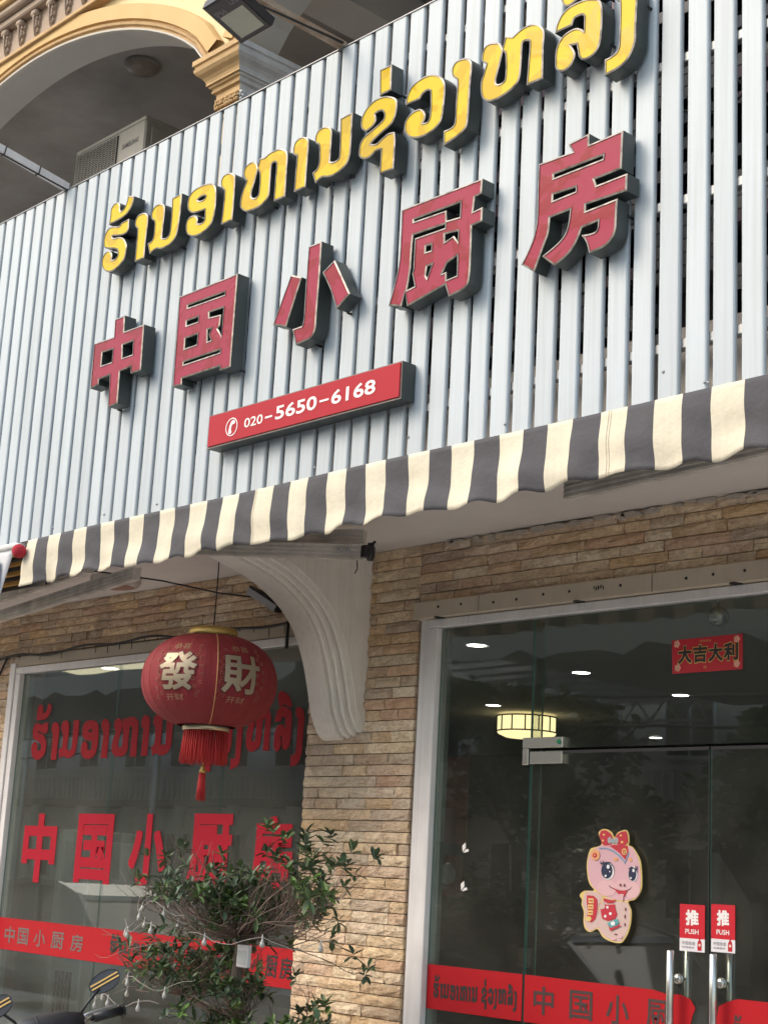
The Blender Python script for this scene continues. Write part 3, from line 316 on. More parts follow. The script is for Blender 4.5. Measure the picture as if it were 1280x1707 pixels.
m_lamp = M('drum_lamp_shade', (.9, .8, .5), .6, emis=1.0, emc=(1, .80, .42), noise=((.8, .62, .3), 8, 1))
m_asph = M('dusty_concrete_road', (.26, .25, .235), .9, noise=((.20, .19, .18), 3, 1), bump=.4, bscale=120)
m_pave = M('paving_tile', (.56, .53, .49), .8, noise=((.47, .44, .40), 3, 1), bump=.2, bscale=50)
m_kerb = M('kerb_concrete', (.34, .33, .31), .85, noise=((.22, .21, .2), 5, 1))
m_paint = M('road_paint', (.75, .75, .72), .7)

# ------------------------------------------------------------------ mesh helpers
def tag(o, label=None, cat=None, group=None, kind=None):
    if label: o['label'] = label
    if cat: o['category'] = cat
    if group: o['group'] = group
    if kind: o['kind'] = kind
    return o
def empty(name, loc, label, cat, group=None):
    o = bpy.data.objects.new(name, None); COL.objects.link(o); o.location = loc; o.empty_display_size = .1
    return tag(o, label, cat, group)
def origin(o):
    v = Vector((0, 0, 0))
    while o is not None: v += o.location; o = o.parent
    return v
class MB:
    def __init__(s): s.v = []; s.f = []; s.m = []; s.sm = []
    def add(s, vs, fs, mi=0, smooth=False):
        k = len(s.v); s.v += [Vector(p) for p in vs]
        for f in fs: s.f.append([k + i for i in f]); s.m.append(mi); s.sm.append(smooth)
        return s
    def box(s, x0, x1, y0, y1, z0, z1, mi=0):
        if x0 > x1: x0, x1 = x1, x0
        if y0 > y1: y0, y1 = y1, y0
        if z0 > z1: z0, z1 = z1, z0
        return s.add([(x0, y0, z0), (x1, y0, z0), (x1, y1, z0), (x0, y1, z0), (x0, y0, z1), (x1, y0, z1), (x1, y1, z1), (x0, y1, z1)],
                     [(0, 3, 2, 1), (4, 5, 6, 7), (0, 1, 5, 4), (1, 2, 6, 5), (2, 3, 7, 6), (3, 0, 4, 7)], mi)
    def bbox(s, x0, x1, y0, y1, z0, z1, b=.004, mi=0):
        """box with chamfered vertical front corners and edges (cheap bevel)"""
        vs = []
        for x in (x0, x1):
            for y in (y0, y1):
                for z in (z0, z1):
                    sx = b if x == x0 else -b; sy = b if y == y0 else -b; sz = b if z == z0 else -b
                    vs += [(x, y + sy, z + sz), (x + sx, y, z + sz), (x + sx, y + sy, z)]
        bm = bmesh.new()
        for p in vs: bm.verts.new(p)
        r = bmesh.ops.convex_hull(bm, input=bm.verts)
        bm.verts.index_update(); k = {v: i for i, v in enumerate(bm.verts)}
        s.add([v.co.copy() for v in bm.verts], [[k[v] for v in f.verts] for f in bm.faces], mi); bm.free(); return s
    def beam(s, a, b, w, h, mi=0, up=(0, 0, 1)):
        a = Vector(a); b = Vector(b); d = (b - a).normalized(); u = Vector(up)
        sd_ = d.cross(u).normalized() * w / 2; uu = sd_.cross(d).normalized() * h / 2
        vs = [p + i * sd_ + j * uu for p in (a, b) for i, j in ((-1, -1), (1, -1), (1, 1), (-1, 1))]
        return s.add(vs, [(0, 1, 2, 3), (7, 6, 5, 4), (0, 4, 5, 1), (1, 5, 6, 2), (2, 6, 7, 3), (3, 7, 4, 0)], mi)
    def tube(s, pts, r, n=8, mi=0, caps=True, smooth=True):
        pts = [Vector(p) for p in pts]; rs = r if isinstance(r, (list, tuple)) else [r] * len(pts)
        k = len(s.v); prev = None
        for i, p in enumerate(pts):
            d = (pts[min(i + 1, len(pts) - 1)] - pts[max(i - 1, 0)])
            d = d.normalized() if d.length > 1e-9 else Vector((0, 0, 1))
            if prev is None: a = d.orthogonal().normalized()
            else:
                a = prev - d * prev.dot(d); a = a.normalized() if a.length > 1e-6 else d.orthogonal().normalized()
            prev = a; b = d.cross(a)
            for j in range(n):
                t = 2 * PI * j / n; s.v.append(p + (a * math.cos(t) + b * math.sin(t)) * rs[i])
        for i in range(len(pts) - 1):
            for j in range(n):
                s.f.append([k + i * n + j, k + i * n + (j + 1) % n, k + (i + 1) * n + (j + 1) % n, k + (i + 1) * n + j]); s.m.append(mi); s.sm.append(smooth)
        if caps:
            s.f.append([k + j for j in range(n)][::-1]); s.m.append(mi); s.sm.append(False)
            e = k + (len(pts) - 1) * n; s.f.append([e + j for j in range(n)]); s.m.append(mi); s.sm.append(False)
        return s
    def lathe(s, prof, c, n=24, mi=0, axis='z', smooth=True, arc=None, mod=None):
        """prof = [(r, h)], revolved about the axis through c"""
        k = len(s.v); c = Vector(c)
        for (r, h) in prof:
            for j in range(n):
                t = 2 * PI * j / n; rr = r * (mod(t, h) if mod else 1)
                a, b = rr * math.cos(t), rr * math.sin(t)
                s.v.append(c + Vector((a, b, h) if axis == 'z' else (a, h, b) if axis == 'y' else (h, a, b)))
        for i in range(len(prof) - 1):
            for j in range(n):
                s.f.append([k + i * n + j, k + i * n + (j + 1) % n, k + (i + 1) * n + (j + 1) % n, k + (i + 1) * n + j]); s.m.append(mi); s.sm.append(smooth)
        return s
    def ball(s, c, r, n=10, mi=0, sz=1):
        prof = [(max(1e-5, r * math.sin(PI * i / (n // 2 + 2))), -r * sz * math.cos(PI * i / (n // 2 + 2))) for i in range(n // 2 + 3)]
        return s.lathe(prof, c, n, mi)
    def prism(s, polys, y0, y1, mi_front=0, mi_side=1, mi_back=None, axis='y'):
        """closed polygons in the (x, z) plane (first = outer, others = holes) given thickness from y0 (front) to y1"""
        mb = mi_side if mi_back is None else mi_back
        P3 = [[Vector((p[0], p[1], 0)) for p in q] for q in polys]
        tr = tessellate_polygon(P3); flat = [p for q in polys for p in q]
        put = (lambda u, v, h: (u, h, v)) if axis == 'y' else (lambda u, v, h: (h, u, v)) if axis == 'x' else (lambda u, v, h: (u, v, h))
        k = len(s.v); n = len(flat)
        s.v += [Vector(put(p[0], p[1], y0)) for p in flat] + [Vector(put(p[0], p[1], y1)) for p in flat]
        for t in tr:
            a, b, c_ = t
            s.f.append([k + a, k + b, k + c_]); s.m.append(mi_front); s.sm.append(False)
            s.f.append([k + n + c_, k + n + b, k + n + a]); s.m.append(mb); s.sm.append(False)
        o = 0
        for q in polys:
            L = len(q)
            for i in range(L):
                a, b = o + i, o + (i + 1) % L
                s.f.append([k + a, k + b, k + n + b, k + n + a]); s.m.append(mi_side); s.sm.append(False)
            o += L
        return s
    def build(s, name, mats, parent=None, recalc=True, merge=False):
        if not isinstance(mats, (list, tuple)): mats = [mats]
        if parent is None:
            xs = [p.x for p in s.v]; ys = [p.y for p in s.v]; zs = [p.z for p in s.v]
            og = Vector(((min(xs) + max(xs)) / 2, (min(ys) + max(ys)) / 2, min(zs)))
        else: og = origin(parent)
        me = bpy.data.meshes.new(name); me.from_pydata([p - og for p in s.v], [], s.f)
        for m in mats: me.materials.append(m)
        me.polygons.foreach_set('material_index', s.m); me.polygons.foreach_set('use_smooth', s.sm)
        if recalc or merge:
            bm = bmesh.new(); bm.from_mesh(me)
            if merge: bmesh.ops.remove_doubles(bm, verts=bm.verts, dist=1e-5)
            if recalc: bmesh.ops.recalc_face_normals(bm, faces=bm.faces)
            bm.to_mesh(me); bm.free()
        me.update()
        o = bpy.data.objects.new(name, me); COL.objects.link(o)
        if parent is None: o.location = og
        else: o.parent = parent
        return o
def copy_tree(o, parent=None):
    c = o.copy(); COL.objects.link(c); c.parent = parent
    for ch in list(o.children): copy_tree(ch, c)
    return c
def smooth_poly(pts, n=4):
    """closed outline: plain points are smoothed (Catmull-Rom), points with a third item are corners"""
    out = []; L = len(pts)
    for i in range(L):
        p1 = pts[i]; p2 = pts[(i + 1) % L]; out.append((p1[0], p1[1]))
        if len(p1) == 3 and len(p2) == 3: continue
        p0 = pts[i - 1]; p3 = pts[(i + 2) % L]
        if len(p1) == 3: p0 = p1
        if len(p2) == 3: p3 = p2
        for k in range(1, n):
            t = k / n
            out.append(tuple(.5 * (2 * p1[a] + (p2[a] - p0[a]) * t + (2 * p0[a] - 5 * p1[a] + 4 * p2[a] - p3[a]) * t * t + (-p0[a] + 3 * p1[a] - 3 * p2[a] + p3[a]) * t ** 3) for a in (0, 1)))
    return out
def area(p): return sum(p[i - 1][0] * p[i][1] - p[i][0] * p[i - 1][1] for i in range(len(p))) / 2
def inset(poly, d, hole=False):
    """shift an outline inwards by d (holes outwards)"""
    p = poly if (area(poly) > 0) != hole else poly[::-1]
    out = []; L = len(p)
    for i in range(L):
        a, b, c = Vector(p[i - 1]), Vector(p[i]), Vector(p[(i + 1) % L])
        e1, e2 = (b - a), (c - b)
        if e1.length < 1e-6 or e2.length < 1e-6: out.append(tuple(b)); continue
        n1 = Vector((-e1.y, e1.x)).normalized(); n2 = Vector((-e2.y, e2.x)).normalized(); m = n1 + n2
        if m.length < .3: m = n1
        m = m.normalized(); k = max(m.dot(n1), .55)
        out.append(tuple(b + m * d / k))
    return out
_tc = {}
def text_mesh(body, bold=0.0):
    """outline of a string as (verts 2D, faces), normalised to height 1 from x = 0"""
    if (body, bold) in _tc: return _tc[(body, bold)]
    cu = bpy.data.curves.new('tmp_text', 'FONT'); cu.body = body; cu.size = 1; cu.offset = bold; cu.resolution_u = 3
    o = bpy.data.objects.new('tmp_text', cu); COL.objects.link(o)
    dg = bpy.context.evaluated_depsgraph_get(); me = bpy.data.meshes.new_from_object(o.evaluated_get(dg))
    vs = [(v.co.x, v.co.y) for v in me.vertices]; fs = [list(p.vertices) for p in me.polygons]
    bpy.data.objects.remove(o); bpy.data.curves.remove(cu); bpy.data.meshes.remove(me)
    xs = [v[0] for v in vs] or [0, 1]; ys = [v[1] for v in vs] or [0, 1]
    x0, y0 = min(xs), min(ys); W_, H_ = max(max(xs) - x0, 1e-6), max(max(ys) - y0, 1e-6)
    _tc[(body, bold)] = ([((v[0] - x0) / W_, (v[1] - y0) / H_) for v in vs], fs, W_ / H_)
    return _tc[(body, bold)]
def put_text(mb, body, x0, x1, z0, z1, y, mi=0, bold=0.0, fn=None, slant=0):
    if bold > .012:      # heavier strokes: the same outline laid over itself, shifted by a fraction of a stroke
        b = (bold - .012) * (z1 - z0) * .8; k = 0
        for dx in (-b, 0, b):
            for dz in (-b, 0, b):
                put_text(mb, body, x0 + b + dx, x1 - b + dx, z0 + b + dz, z1 - b + dz, y - k * .00004, mi, .012); k += 1
        return mb
    """flat lettering facing -y inside the rectangle x0..x1, z0..z1"""
    vs, fs, _ = text_mesh(body, bold)
    f = fn or (lambda u, v: (x0 + u * (x1 - x0) + slant * v, y, z0 + v * (z1 - z0)))
    mb.add([f(u, v) for u, v in vs], fs, mi); return mb
LAO = [(n, [smooth_poly(q, 3) for q in o], [smooth_poly(q, 3) for q in h]) for n, o, h in YELLOW_LETTERS]
def put_lao(mb, x0, x1, z0, z1, y, mi=0, thin=0.0, first=0, last=17, gap_before=9, skew=True, thick=.001):
    """the Lao name of the restaurant as flat lettering, from the outlines of the big sign letters"""
    pts = [p for n, o, h in LAO[first:last] for q in o for p in q]
    X0 = min(p[0] for p in pts); X1 = max(p[0] for p in pts)
    Z0 = min(p[1] for p in pts); Z1 = max(p[1] for p in pts)
    for i, (n, o, h) in enumerate(LAO[first:last]):
        g = .035 if (i + first >= gap_before) else 0
        def t(p):
            u = (p[0] - X0) / (X1 - X0) * .965 + g; v = (p[1] - Z0) / (Z1 - Z0)
            return (x0 + u * (x1 - x0), z0 + v * (z1 - z0))
        for q in o:
            polys = [[t(p) for p in (inset(q, thin) if thin else q)]]
            polys += [[t(p) for p in (inset(r, thin, True) if thin else r)] for r in h]
            mb.prism(polys, y, y + thick, mi, mi)
    return mb

YW, YS = 5.54, 4.35            # stone wall face, slat face
GY = 5.555                     # glass

# ================================================================== ground and street
tag(MB().box(-150, 150, -120, 40, -.30, -.155).build('ground', m_asph), kind='structure')
tag(MB().box(-120, 60, -2.5, 1.9, -.15, -.146).build('road', m_asph), kind='structure')
tag(MB().box(-120, 60, 2.05, 30, -.15, 0).build('pavement', m_pave), kind='structure')
tag(MB().box(-120, 60, -13, -2.65, -.15, 0).build('far_pavement', m_pave), kind='structure')
tag(MB().box(-120, 60, 1.9, 2.05, -.15, .005).build('kerb', m_kerb), kind='structure')
tag(MB().box(-120, 60, -2.65, -2.5, -.15, .005).build('far_kerb', m_kerb), kind='structure')
lm = MB()
for k in range(14): lm.box(-60 + k * 5, -57.5 + k * 5, -.36, -.26, -.146, -.142)
tag(lm.build('lane_marking', m_paint), kind='structure')

# ================================================================== the building
bd = empty('restaurant_building', (-6, 5.6, 0), 'two storey cream building with stone clad ground floor and yellow arcaded upper floor', 'building')
MB().box(-14, 0, 4.46, YW + .05, 3.28, 3.40).box(-14, 0, 4.46, 4.56, 3.40, 3.62).build('soffit', m_soffit, bd)
MB().box(-14, 0, YW - .004, 7.0, 3.40, 3.62).build('floor_slab', m_upper, bd)
# solid wall behind the stone cladding, with window openings
wl_ = MB()
for x0, x1, z0, z1 in ((-14, -9.70, 0, 3.28), (-9.70, -6.54, 2.94, 3.28), (-9.70, -6.54, 0, .30), (-6.54, -5.70, 0, 3.28), (-5.70, 0, 2.94, 3.28), (-2.2, 0, 0, 2.94)):
    wl_.box(x0, x1, YW + .012, YW + .22, z0, z1)
wl_.build('wall', m_mortar, bd)
# interior of the restaurant
ri = MB()
ri.box(-14, 0, 13.0, 13.1, 0, 3.2).box(-14.1, -14, YW + .22, 13, 0, 3.2).box(0, .1, YW + .22, 13, 0, 3.2)
ri.build('interior_wall', m_int, bd)
MB().box(-14, 0, YW + .22, 13, 2.98, 3.10).build('ceiling', m_intc, bd)
MB().box(-14, 0, YW + .22, 13, 0, .02).build('interior_floor', M('floor_tile_dark', (.09, .08, .07), .3), bd)
m_pp = M('pillar_paint', (.10, .11, .10), .7); MB().box(-10.4, -10.0, 7.4, 7.8, 0, 2.98).build('interior_pillar', m_pp, bd)
MB().box(-8.2, -5.4, 9.3, 9.45, 0, 2.2).build('partition', M('partition_wood', (.06, .045, .04), .5), bd)

# ---- split stone cladding
sw = empty('stone_wall', (-6.1, YW, 0), 'tan and ochre split stone cladding around the shop windows under the awning', 'wall')
rs = random.Random(11)
regions = [(-6.535, -5.705, .0, 3.28), (-5.705, -2.0, 2.965, 3.28), (-9.72, -6.535, 2.955, 3.30), (-13.5, -9.72, 0, 3.28), (-2.0, 0, 0, 3.28)]
regions[2] = (-9.72, -6.535, 2.955, 3.28)
cands = []
CH = .0565
for (x0, x1, z0, z1) in regions:
    nrow = max(1, round((z1 - z0) / CH)); ch = (z1 - z0) / nrow
    for r in range(nrow):
        x = x0; first = True
        while x < x1 - .02:
            L = rs.choice((.15, .19, .23, .27, .31, .36)) * rs.uniform(.92, 1.08)
            if first: L *= rs.uniform(.45, 1); first = False
            if x1 - (x + L) < .07: L = x1 - x
            cands.append((x, min(x + L, x1), z0 + r * ch, z0 + (r + 1) * ch)); x += L
def stone_geo(mb, L, H, rnd, x=0, y=0, z=0):
    nx = max(2, min(5, int(L / .065))); g = .0022; nz_ = 2
    dep = rnd.uniform(.006, .024)
    k = len(mb.v); rows = []
    for j in range(nz_ + 1):
        row = []
        for i in range(nx + 1):
            ex = i in (0, nx); ez = j in (0, nz_)
            yy = -dep * (.35 if (ex and ez) else .6 if (ex or ez) else 1.0) - rnd.uniform(-.004, .007)
            xx = g + (L - 2 * g) * i / nx + (0 if ex else rnd.uniform(-.01, .01)); zz = g + (H - 2 * g) * j / nz_ + (rnd.uniform(-.011, .011) if not ez else 0)
            row.append(len(mb.v)); mb.v.append(Vector((x + xx, y + yy, z + zz)))
        rows.append(row)
    b = []
    for (i, j) in [(i, 0) for i in range(nx + 1)] + [(nx, j) for j in range(1, nz_ + 1)] + [(i, nz_) for i in range(nx - 1, -1, -1)] + [(0, j) for j in range(nz_ - 1, 0, -1)]:
        p = mb.v[rows[j][i]]; b.append((rows[j][i], len(mb.v))); mb.v.append(Vector((p.x, y + .014, p.z)))
    for j in range(nz_):
        for i in range(nx):
            q = [rows[j][i], rows[j][i + 1], rows[j + 1][i + 1], rows[j + 1][i]]
            mb.f.append(q); mb.m.append(0); mb.sm.append(False)
    for i in range(len(b)):
        a, c = b[i], b[(i + 1) % len(b)]
        mb.f.append([c[0], a[0], a[1], c[1]]); mb.m.append(0); mb.sm.append(False)
def seen(s_):
    c = Vector(((s_[0] + s_[1]) / 2, YW, (s_[2] + s_[3]) / 2 - 1.6)); zc = c.dot(r2)
    if zc < .1: return 0
    px, py = c.dot(r0) / zc * 2600 + 640, c.dot(r1) / zc * 2600 + 853
    if not (-40 < px < 1320 and -40 < py < 1740): return 0
    if c.z + 1.6 > 3.27 and 0: return 0
    return (s_[1] - s_[0]) / zc ** 2
cands.sort(key=seen, reverse=True)
lib = {}
for i, s_ in enumerate(cands[:300]):
    L, H = s_[1] - s_[0], s_[3] - s_[2]
    mb = MB(); stone_geo(mb, L, H, rs)
    me_o = mb
    og = Vector((s_[0], YW, s_[2]))
    key = (round(L, 2), round(H, 3), i % 4)
    if key not in lib:
        me = bpy.data.meshes.new('stone'); me.from_pydata([tuple(p) for p in mb.v], [], mb.f); me.materials.append(m_stone); lib[key] = (me, L, H)
    me, L0, H0 = lib[key]
    o = bpy.data.objects.new('stone', me); COL.objects.link(o); o.parent = sw
    o.location = og - sw.location; o.scale = (L / L0, 1, H / H0)
mb = MB()
for s_ in cands[300:]: stone_geo(mb, s_[1] - s_[0], s_[3] - s_[2], rs, s_[0], YW, s_[2])
tag(mb.build('stone_rest', m_stone, sw, recalc=False), kind='stuff')

rms = random.Random(77)
for k in range(34):
    x = -5.5 + k * .1 + rms.uniform(-.04, .04); w_ = rms.uniform(.02, .07); z = 3.28 - rms.uniform(.0, .012); h = rms.uniform(.01, .035)
    pts = [(x + w_ * math.cos(a * PI / 4) * rms.uniform(.6, 1.1), z - h / 2 + h / 2 * math.sin(a * PI / 4) * rms.uniform(.7, 1.2)) for a in range(8)]
    MB().prism([pts], YW - .034, YW - .004, 0, 0).build('mortar_smear', m_smear, sw)
# ---- scroll bracket under the overhang
br = empty('scroll_bracket', (-6.22, 5.2, 2.28), 'large white S curved plaster bracket between the lantern and the stone pillar', 'bracket')
prof = smooth_poly([(4.42, 3.21, 1), (4.55, 3.165), (4.73, 3.12), (4.94, 3.06), (5.12, 2.965), (5.24, 2.85), (5.32, 2.70), (5.37, 2.55), (5.405, 2.42), (5.45, 2.33), (5.50, 2.285), (5.56, 2.28, 1)], 4)[:-1]
prof = [p for p in prof if p[0] <= 5.545 and p[1] <= 3.215]
def off_prof(d):
    out = []
    for i, p in enumerate(prof):
        a, b = Vector(prof[max(0, i - 1)]), Vector(prof[min(len(prof) - 1, i + 1)])
        t = (b - a).normalized(); nrm = Vector((-t.y, t.x))
        if nrm.y < 0 and nrm.x < 0: nrm = -nrm
        q = Vector(p) + nrm * d * (1 if nrm.y > -.2 else 1)
        out.append((q.x, q.y))
    return out
sta = [(-6.375, .010), (-6.367, 0), (-6.215, 0), (-6.213, .020), (-6.205, .024), (-6.198, .010), (-6.186, .006), (-6.174, .012), (-6.168, .034), (-6.160, .036), (-6.154, .022), (-6.142, .018), (-6.130, .024), (-6.124, .050), (-6.116, .052), (-6.110, .038), (-6.098, .034), (-6.086, .040), (-6.080, .070), (-6.075, .072)]
bm_ = MB(); rings = []
for x, d in sta:
    pr_ = off_prof(d); k = len(bm_.v)
    bm_.v += [Vector((x, min(p[0], YW + .005), p[1])) for p in pr_]; rings.append((k, len(pr_)))
for (a, L), (b, _) in zip(rings[:-1], rings[1:]):
    for i in range(L - 1): bm_.f.append([a + i, a + i + 1, b + i + 1, b + i]); bm_.m.append(0); bm_.sm.append(False)
for (k, L), x in ((rings[0], -6.375), (rings[-1], -6.075)):
    pts2 = [(bm_.v[k + i].y, bm_.v[k + i].z) for i in range(L)]
    pl = pts2 + [(YW + .005, pts2[-1][1]), (YW + .005, 3.285), (pts2[0][0], 3.285)]
    tr = tessellate_polygon([[Vector((p[0], p[1], 0)) for p in pl]]); kk = len(bm_.v)
    bm_.v += [Vector((x, p[0], p[1])) for p in pl]
    for t in tr: bm_.f.append([kk + j for j in t]); bm_.m.append(0); bm_.sm.append(False)
bm_.build('body', m_stucco, br, recalc=True)

# ================================================================== slatted sign cladding
cl = empty('slat_cladding', (-5.5, YS, 3.3), 'pale blue grey vertical aluminium slats covering the whole sign front above the awning', 'cladding')
ZB, ZT = 3.318, 5.435
def slat_mesh(seed):
    r = random.Random(seed); m = MB(); w_, d = .0905, .018
    sec = [(0, d), (0, .004), (.0015, .0012), (.005, 0), (w_ - .012, 0), (w_ - .006, .0012), (w_ - .002, .005), (w_, .010), (w_, d)]
    zs = [0, .002, .35, .75, 1.15, 1.55, 1.9, ZT - ZB - .001, ZT - ZB]; k = 0
    bend = [0, 0] + [r.uniform(-.0012, .0012) for _ in range(5)] + [0, 0]
    for z, b in zip(zs, bend): m.v += [Vector((x, y + b, z)) for x, y in sec]
    L = len(sec)
    for i in range(len(zs) - 1):
        for j in range(L - 1):
            m.f.append([i * L + j, i * L + j + 1, (i + 1) * L + j + 1, (i + 1) * L + j]); m.m.append(0); m.sm.append(False)
        m.f.append([i * L + L - 1, i * L, (i + 1) * L, (i + 1) * L + L - 1]); m.m.append(0); m.sm.append(False)
    m.f.append(list(range(L))[::-1]); m.m.append(0); m.sm.append(False)
    m.f.append([len(m.v) - L + j for j in range(L)]); m.m.append(0); m.sm.append(False)
    me = bpy.data.meshes.new('slat'); me.from_pydata([tuple(p) for p in m.v], [], m.f); me.materials.append(m_slat)
    return me
smesh = [slat_mesh(i) for i in range(6)]
x = -2.950 + .1184 * 11; k = 0; rj = random.Random(5)
while x > -9.3:
    o = bpy.data.objects.new('slat', smesh[k % 6]); COL.objects.link(o); o.parent = cl
    o.location = Vector((x + rj.uniform(-.0015, .0015), YS + rj.uniform(-.001, .001), ZB + rj.uniform(-.004, .004))) - cl.location
    if k == 13: tag(o, 'slat bent out and screwed down just above the awning')
    x -= .1184 if x > -4.75 else .1163; k += 1
MB().box(-9.35, -1.6, YS - .005, YS + .03, ZT + .002, ZT + .006).build('cap_angle', m_galv, cl)
for z in (3.50, 4.06, 4.64, 5.22):
    MB().bbox(-9.35, -1.6, YS + .020, YS + .058, z, z + .04).build('purlin', m_galv, cl)
MB().bbox(-9.35, -1.6, YS + .05, YS + .10, 3.255, 3.302).build('bottom_rail', m_galv, cl)
for x in (-8.6, -7.2, -5.8, -4.4, -3.45, -2.1):
    MB().box(x, x + .04, YS + .06, YS + .10, 3.30, 5.42).build('post', m_galv, cl)
for x, z in ((-3.30 + .02, 3.42), (-3.10, 3.345), (-3.085, 3.34), (-4.05, 3.36), (-4.60, 3.40), (-5.2, 3.36), (-6.42, 3.36), (-6.9, 3.37), (-7.4, 3.36)):
    MB().lathe([(0.0001, -.004), (.005, -.003), (.0065, 0)], (x, YS - .001, z), 8, axis='y').build('screw', m_galv, cl)
# things behind the slats: wall, pipes, cables, stored equipment
bw = empty('rear_wall', (-4, 5.55, 3.62), 'grubby tiled wall glimpsed through the gaps between the slats', 'wall')
rw = random.Random(3); cols_b = [M('tile_pale', (.24, .23, .22), .6), M('tile_plum', (.16, .10, .12), .6), M('tile_slate', (.12, .13, .15), .5)]
for ci in range(3):
    m3 = MB()
    for i in range(26):
        for j in range(30):
            if rw.choice((0, 0, 1, 2)) == ci:
                m3.box(-9.3 + i * .30, -9.3 + i * .30 + .294, 5.0 - .42 + .12, 5.0 - .30 + .13, 3.66 + j * .055, 3.66 + j * .055 + .050)
    if ci == 0: m3.build('tile', cols_b[ci], bw)['kind'] = 'stuff'
    else: m3.build('tile', cols_b[ci], bw)['kind'] = 'stuff'
MB().box(-9.35, -1.5, 4.84, 4.95, 3.62, 5.38).build('backing', M('backing_wall', (.10, .085, .08), .9), bw)
cb_ = MB()
for i in range(16):
    x = -8 + i * .38; z = rw.uniform(3.7, 5.0)
    cb_.tube([(x, 4.47, z), (x + .15, 4.48, z - rw.uniform(.02, .2)), (x + .35, 4.46, z - rw.uniform(0, .2)), (x + .5, 4.5, z + rw.uniform(-.1, .2))], .006, 6)
tag(cb_.build('cable_bundle', m_rubber), 'loose black cables hanging behind the slats', 'cable')

# ================================================================== channel letters
def channel_letter(name, o_, h_, face, label, cat, group, ang=0):
    outs = [smooth_poly(q) for q in o_]; hol = [smooth_poly(q) for q in h_]
    xs = [p[0] for q in outs for p in q]; zs = [p[1] for q in outs for p in q]
    t = empty(name, ((min(xs) + max(xs)) / 2, YS, min(zs)), label, cat, group)
    for i, q in enumerate(outs):
        hh = hol if i == 0 else []
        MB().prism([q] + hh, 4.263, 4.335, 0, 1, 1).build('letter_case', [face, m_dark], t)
        tm = MB()
        for loop in [q] + hh:
            L = len(loop); ins = inset(loop, .0075, loop is not q); src = loop if (area(loop) > 0) != (loop is not q) else loop[::-1]
            for a in range(L):
                b = (a + 1) % L
                tm.add([(src[a][0], 4.2625, src[a][1]), (src[b][0], 4.2625, src[b][1]), (ins[b][0], 4.2600, ins[b][1]), (ins[a][0], 4.2600, ins[a][1])], [(0, 1, 2, 3)])
                tm.add([(src[a][0], 4.2625, src[a][1]), (src[b][0], 4.2625, src[b][1]), (src[b][0], 4.2665, src[b][1]), (src[a][0], 4.2665, src[a][1])], [(0, 1, 2, 3)])
                tm.add([(ins[a][0], 4.2600, ins[a][1]), (ins[b][0], 4.2600, ins[b][1]), (ins[b][0], 4.2632, ins[b][1]), (ins[a][0], 4.2632, ins[a][1])], [(0, 1, 2, 3)])
        tm.build('letter_trim', m_trim, t, recalc=False)
    for q in outs:
        for f in (.15, .6):
            p = q[int(len(q) * f)]; MB().tube([(p[0], 4.325, p[1]), (p[0], YS + .01, p[1])], .006, 6).build('stand_off', m_black, t)
    return t
YL = {0: 'first letter of the yellow row, an S curl lowest at the far left', 1: 'small yellow hooked tone mark above the first letter at the far left of the row',
 2: 'yellow straight hooked letter squeezed beside the far left S curl', 3: 'yellow U shaped letter right after the leftmost straight letter, below the slat top',
 4: 'yellow letter like a 9 with a tiny oval hole', 5: 'yellow straight letter between the 9 shape and the double loop letter',
 6: 'yellow double loop letter above the boxed red character, left of centre', 7: 'yellow straight hooked letter just right of the left double loop',
 8: 'yellow U shaped letter just left of the letter with a block above it', 9: 'yellow zigzag letter with a tail reaching down, under the small yellow block',
 10: 'small yellow upright block tone mark above the zigzag letter', 11: 'yellow letter like a reversed C right of the zigzag letter',
 12: 'tall yellow J shaped letter right of the reversed C, fully in view', 13: 'yellow double loop letter high on the right, between two J shaped letters',
 14: 'yellow letter like a lowercase a at the top right', 15: 'yellow vowel mark cut off by the photo top above the a shaped letter', 16: 'rightmost yellow J shaped letter cut off by the photo top'}
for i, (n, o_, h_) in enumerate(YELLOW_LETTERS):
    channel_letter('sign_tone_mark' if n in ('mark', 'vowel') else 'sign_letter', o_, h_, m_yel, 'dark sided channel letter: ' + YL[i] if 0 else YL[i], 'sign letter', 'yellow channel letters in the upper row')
RL = ['red channel character with a vertical bar through a box, leftmost of the red row', 'red square boxed channel character, second from the left',
      'red channel character of three separate strokes above the telephone sign', 'red channel character with an overhanging bar, second from the right', 'largest red channel character, rightmost of the red row']
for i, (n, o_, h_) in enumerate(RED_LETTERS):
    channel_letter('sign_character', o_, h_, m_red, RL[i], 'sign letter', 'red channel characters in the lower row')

# ---- telephone box sign
ps = empty('phone_sign', (-5.245, YS, 3.545), 'long red box sign with white telephone number below the red characters', 'sign')
px0, px1, pz0, pz1 = -5.915, -4.572, 3.545, 3.712
MB().prism([[(px0, pz0), (px1, pz0), (px1, pz1), (px0, pz1)]], 4.268, 4.345, 0, 1).build('box', [m_rim, m_dark], ps)
MB().box(px0 + .008, px1 - .008, 4.262, 4.27, pz0 + .009, pz1 - .007).build('panel', m_redp, ps)
tx = MB()
def phx(px): # fraction along the sign
    return px0 + px * (px1 - px0)
put_text(tx, '020', phx(.214), phx(.316), 3.599, 3.645, 4.2605, bold=.008)
tx.box(phx(.329), phx(.368), 4.2600, 4.2612, 3.617, 3.626)
put_text(tx, '5650', phx(.385), phx(.600), 3.597, 3.662, 4.2605, bold=.025)
tx.box(phx(.614), phx(.660), 4.2600, 4.2612, 3.623, 3.632)
put_text(tx, '6168', phx(.673), phx(.885), 3.597, 3.662, 4.2605, bold=.025)
tx.build('lettering', m_white, ps, recalc=False)
ic = MB(); cx_, cz_ = phx(.142), 3.622
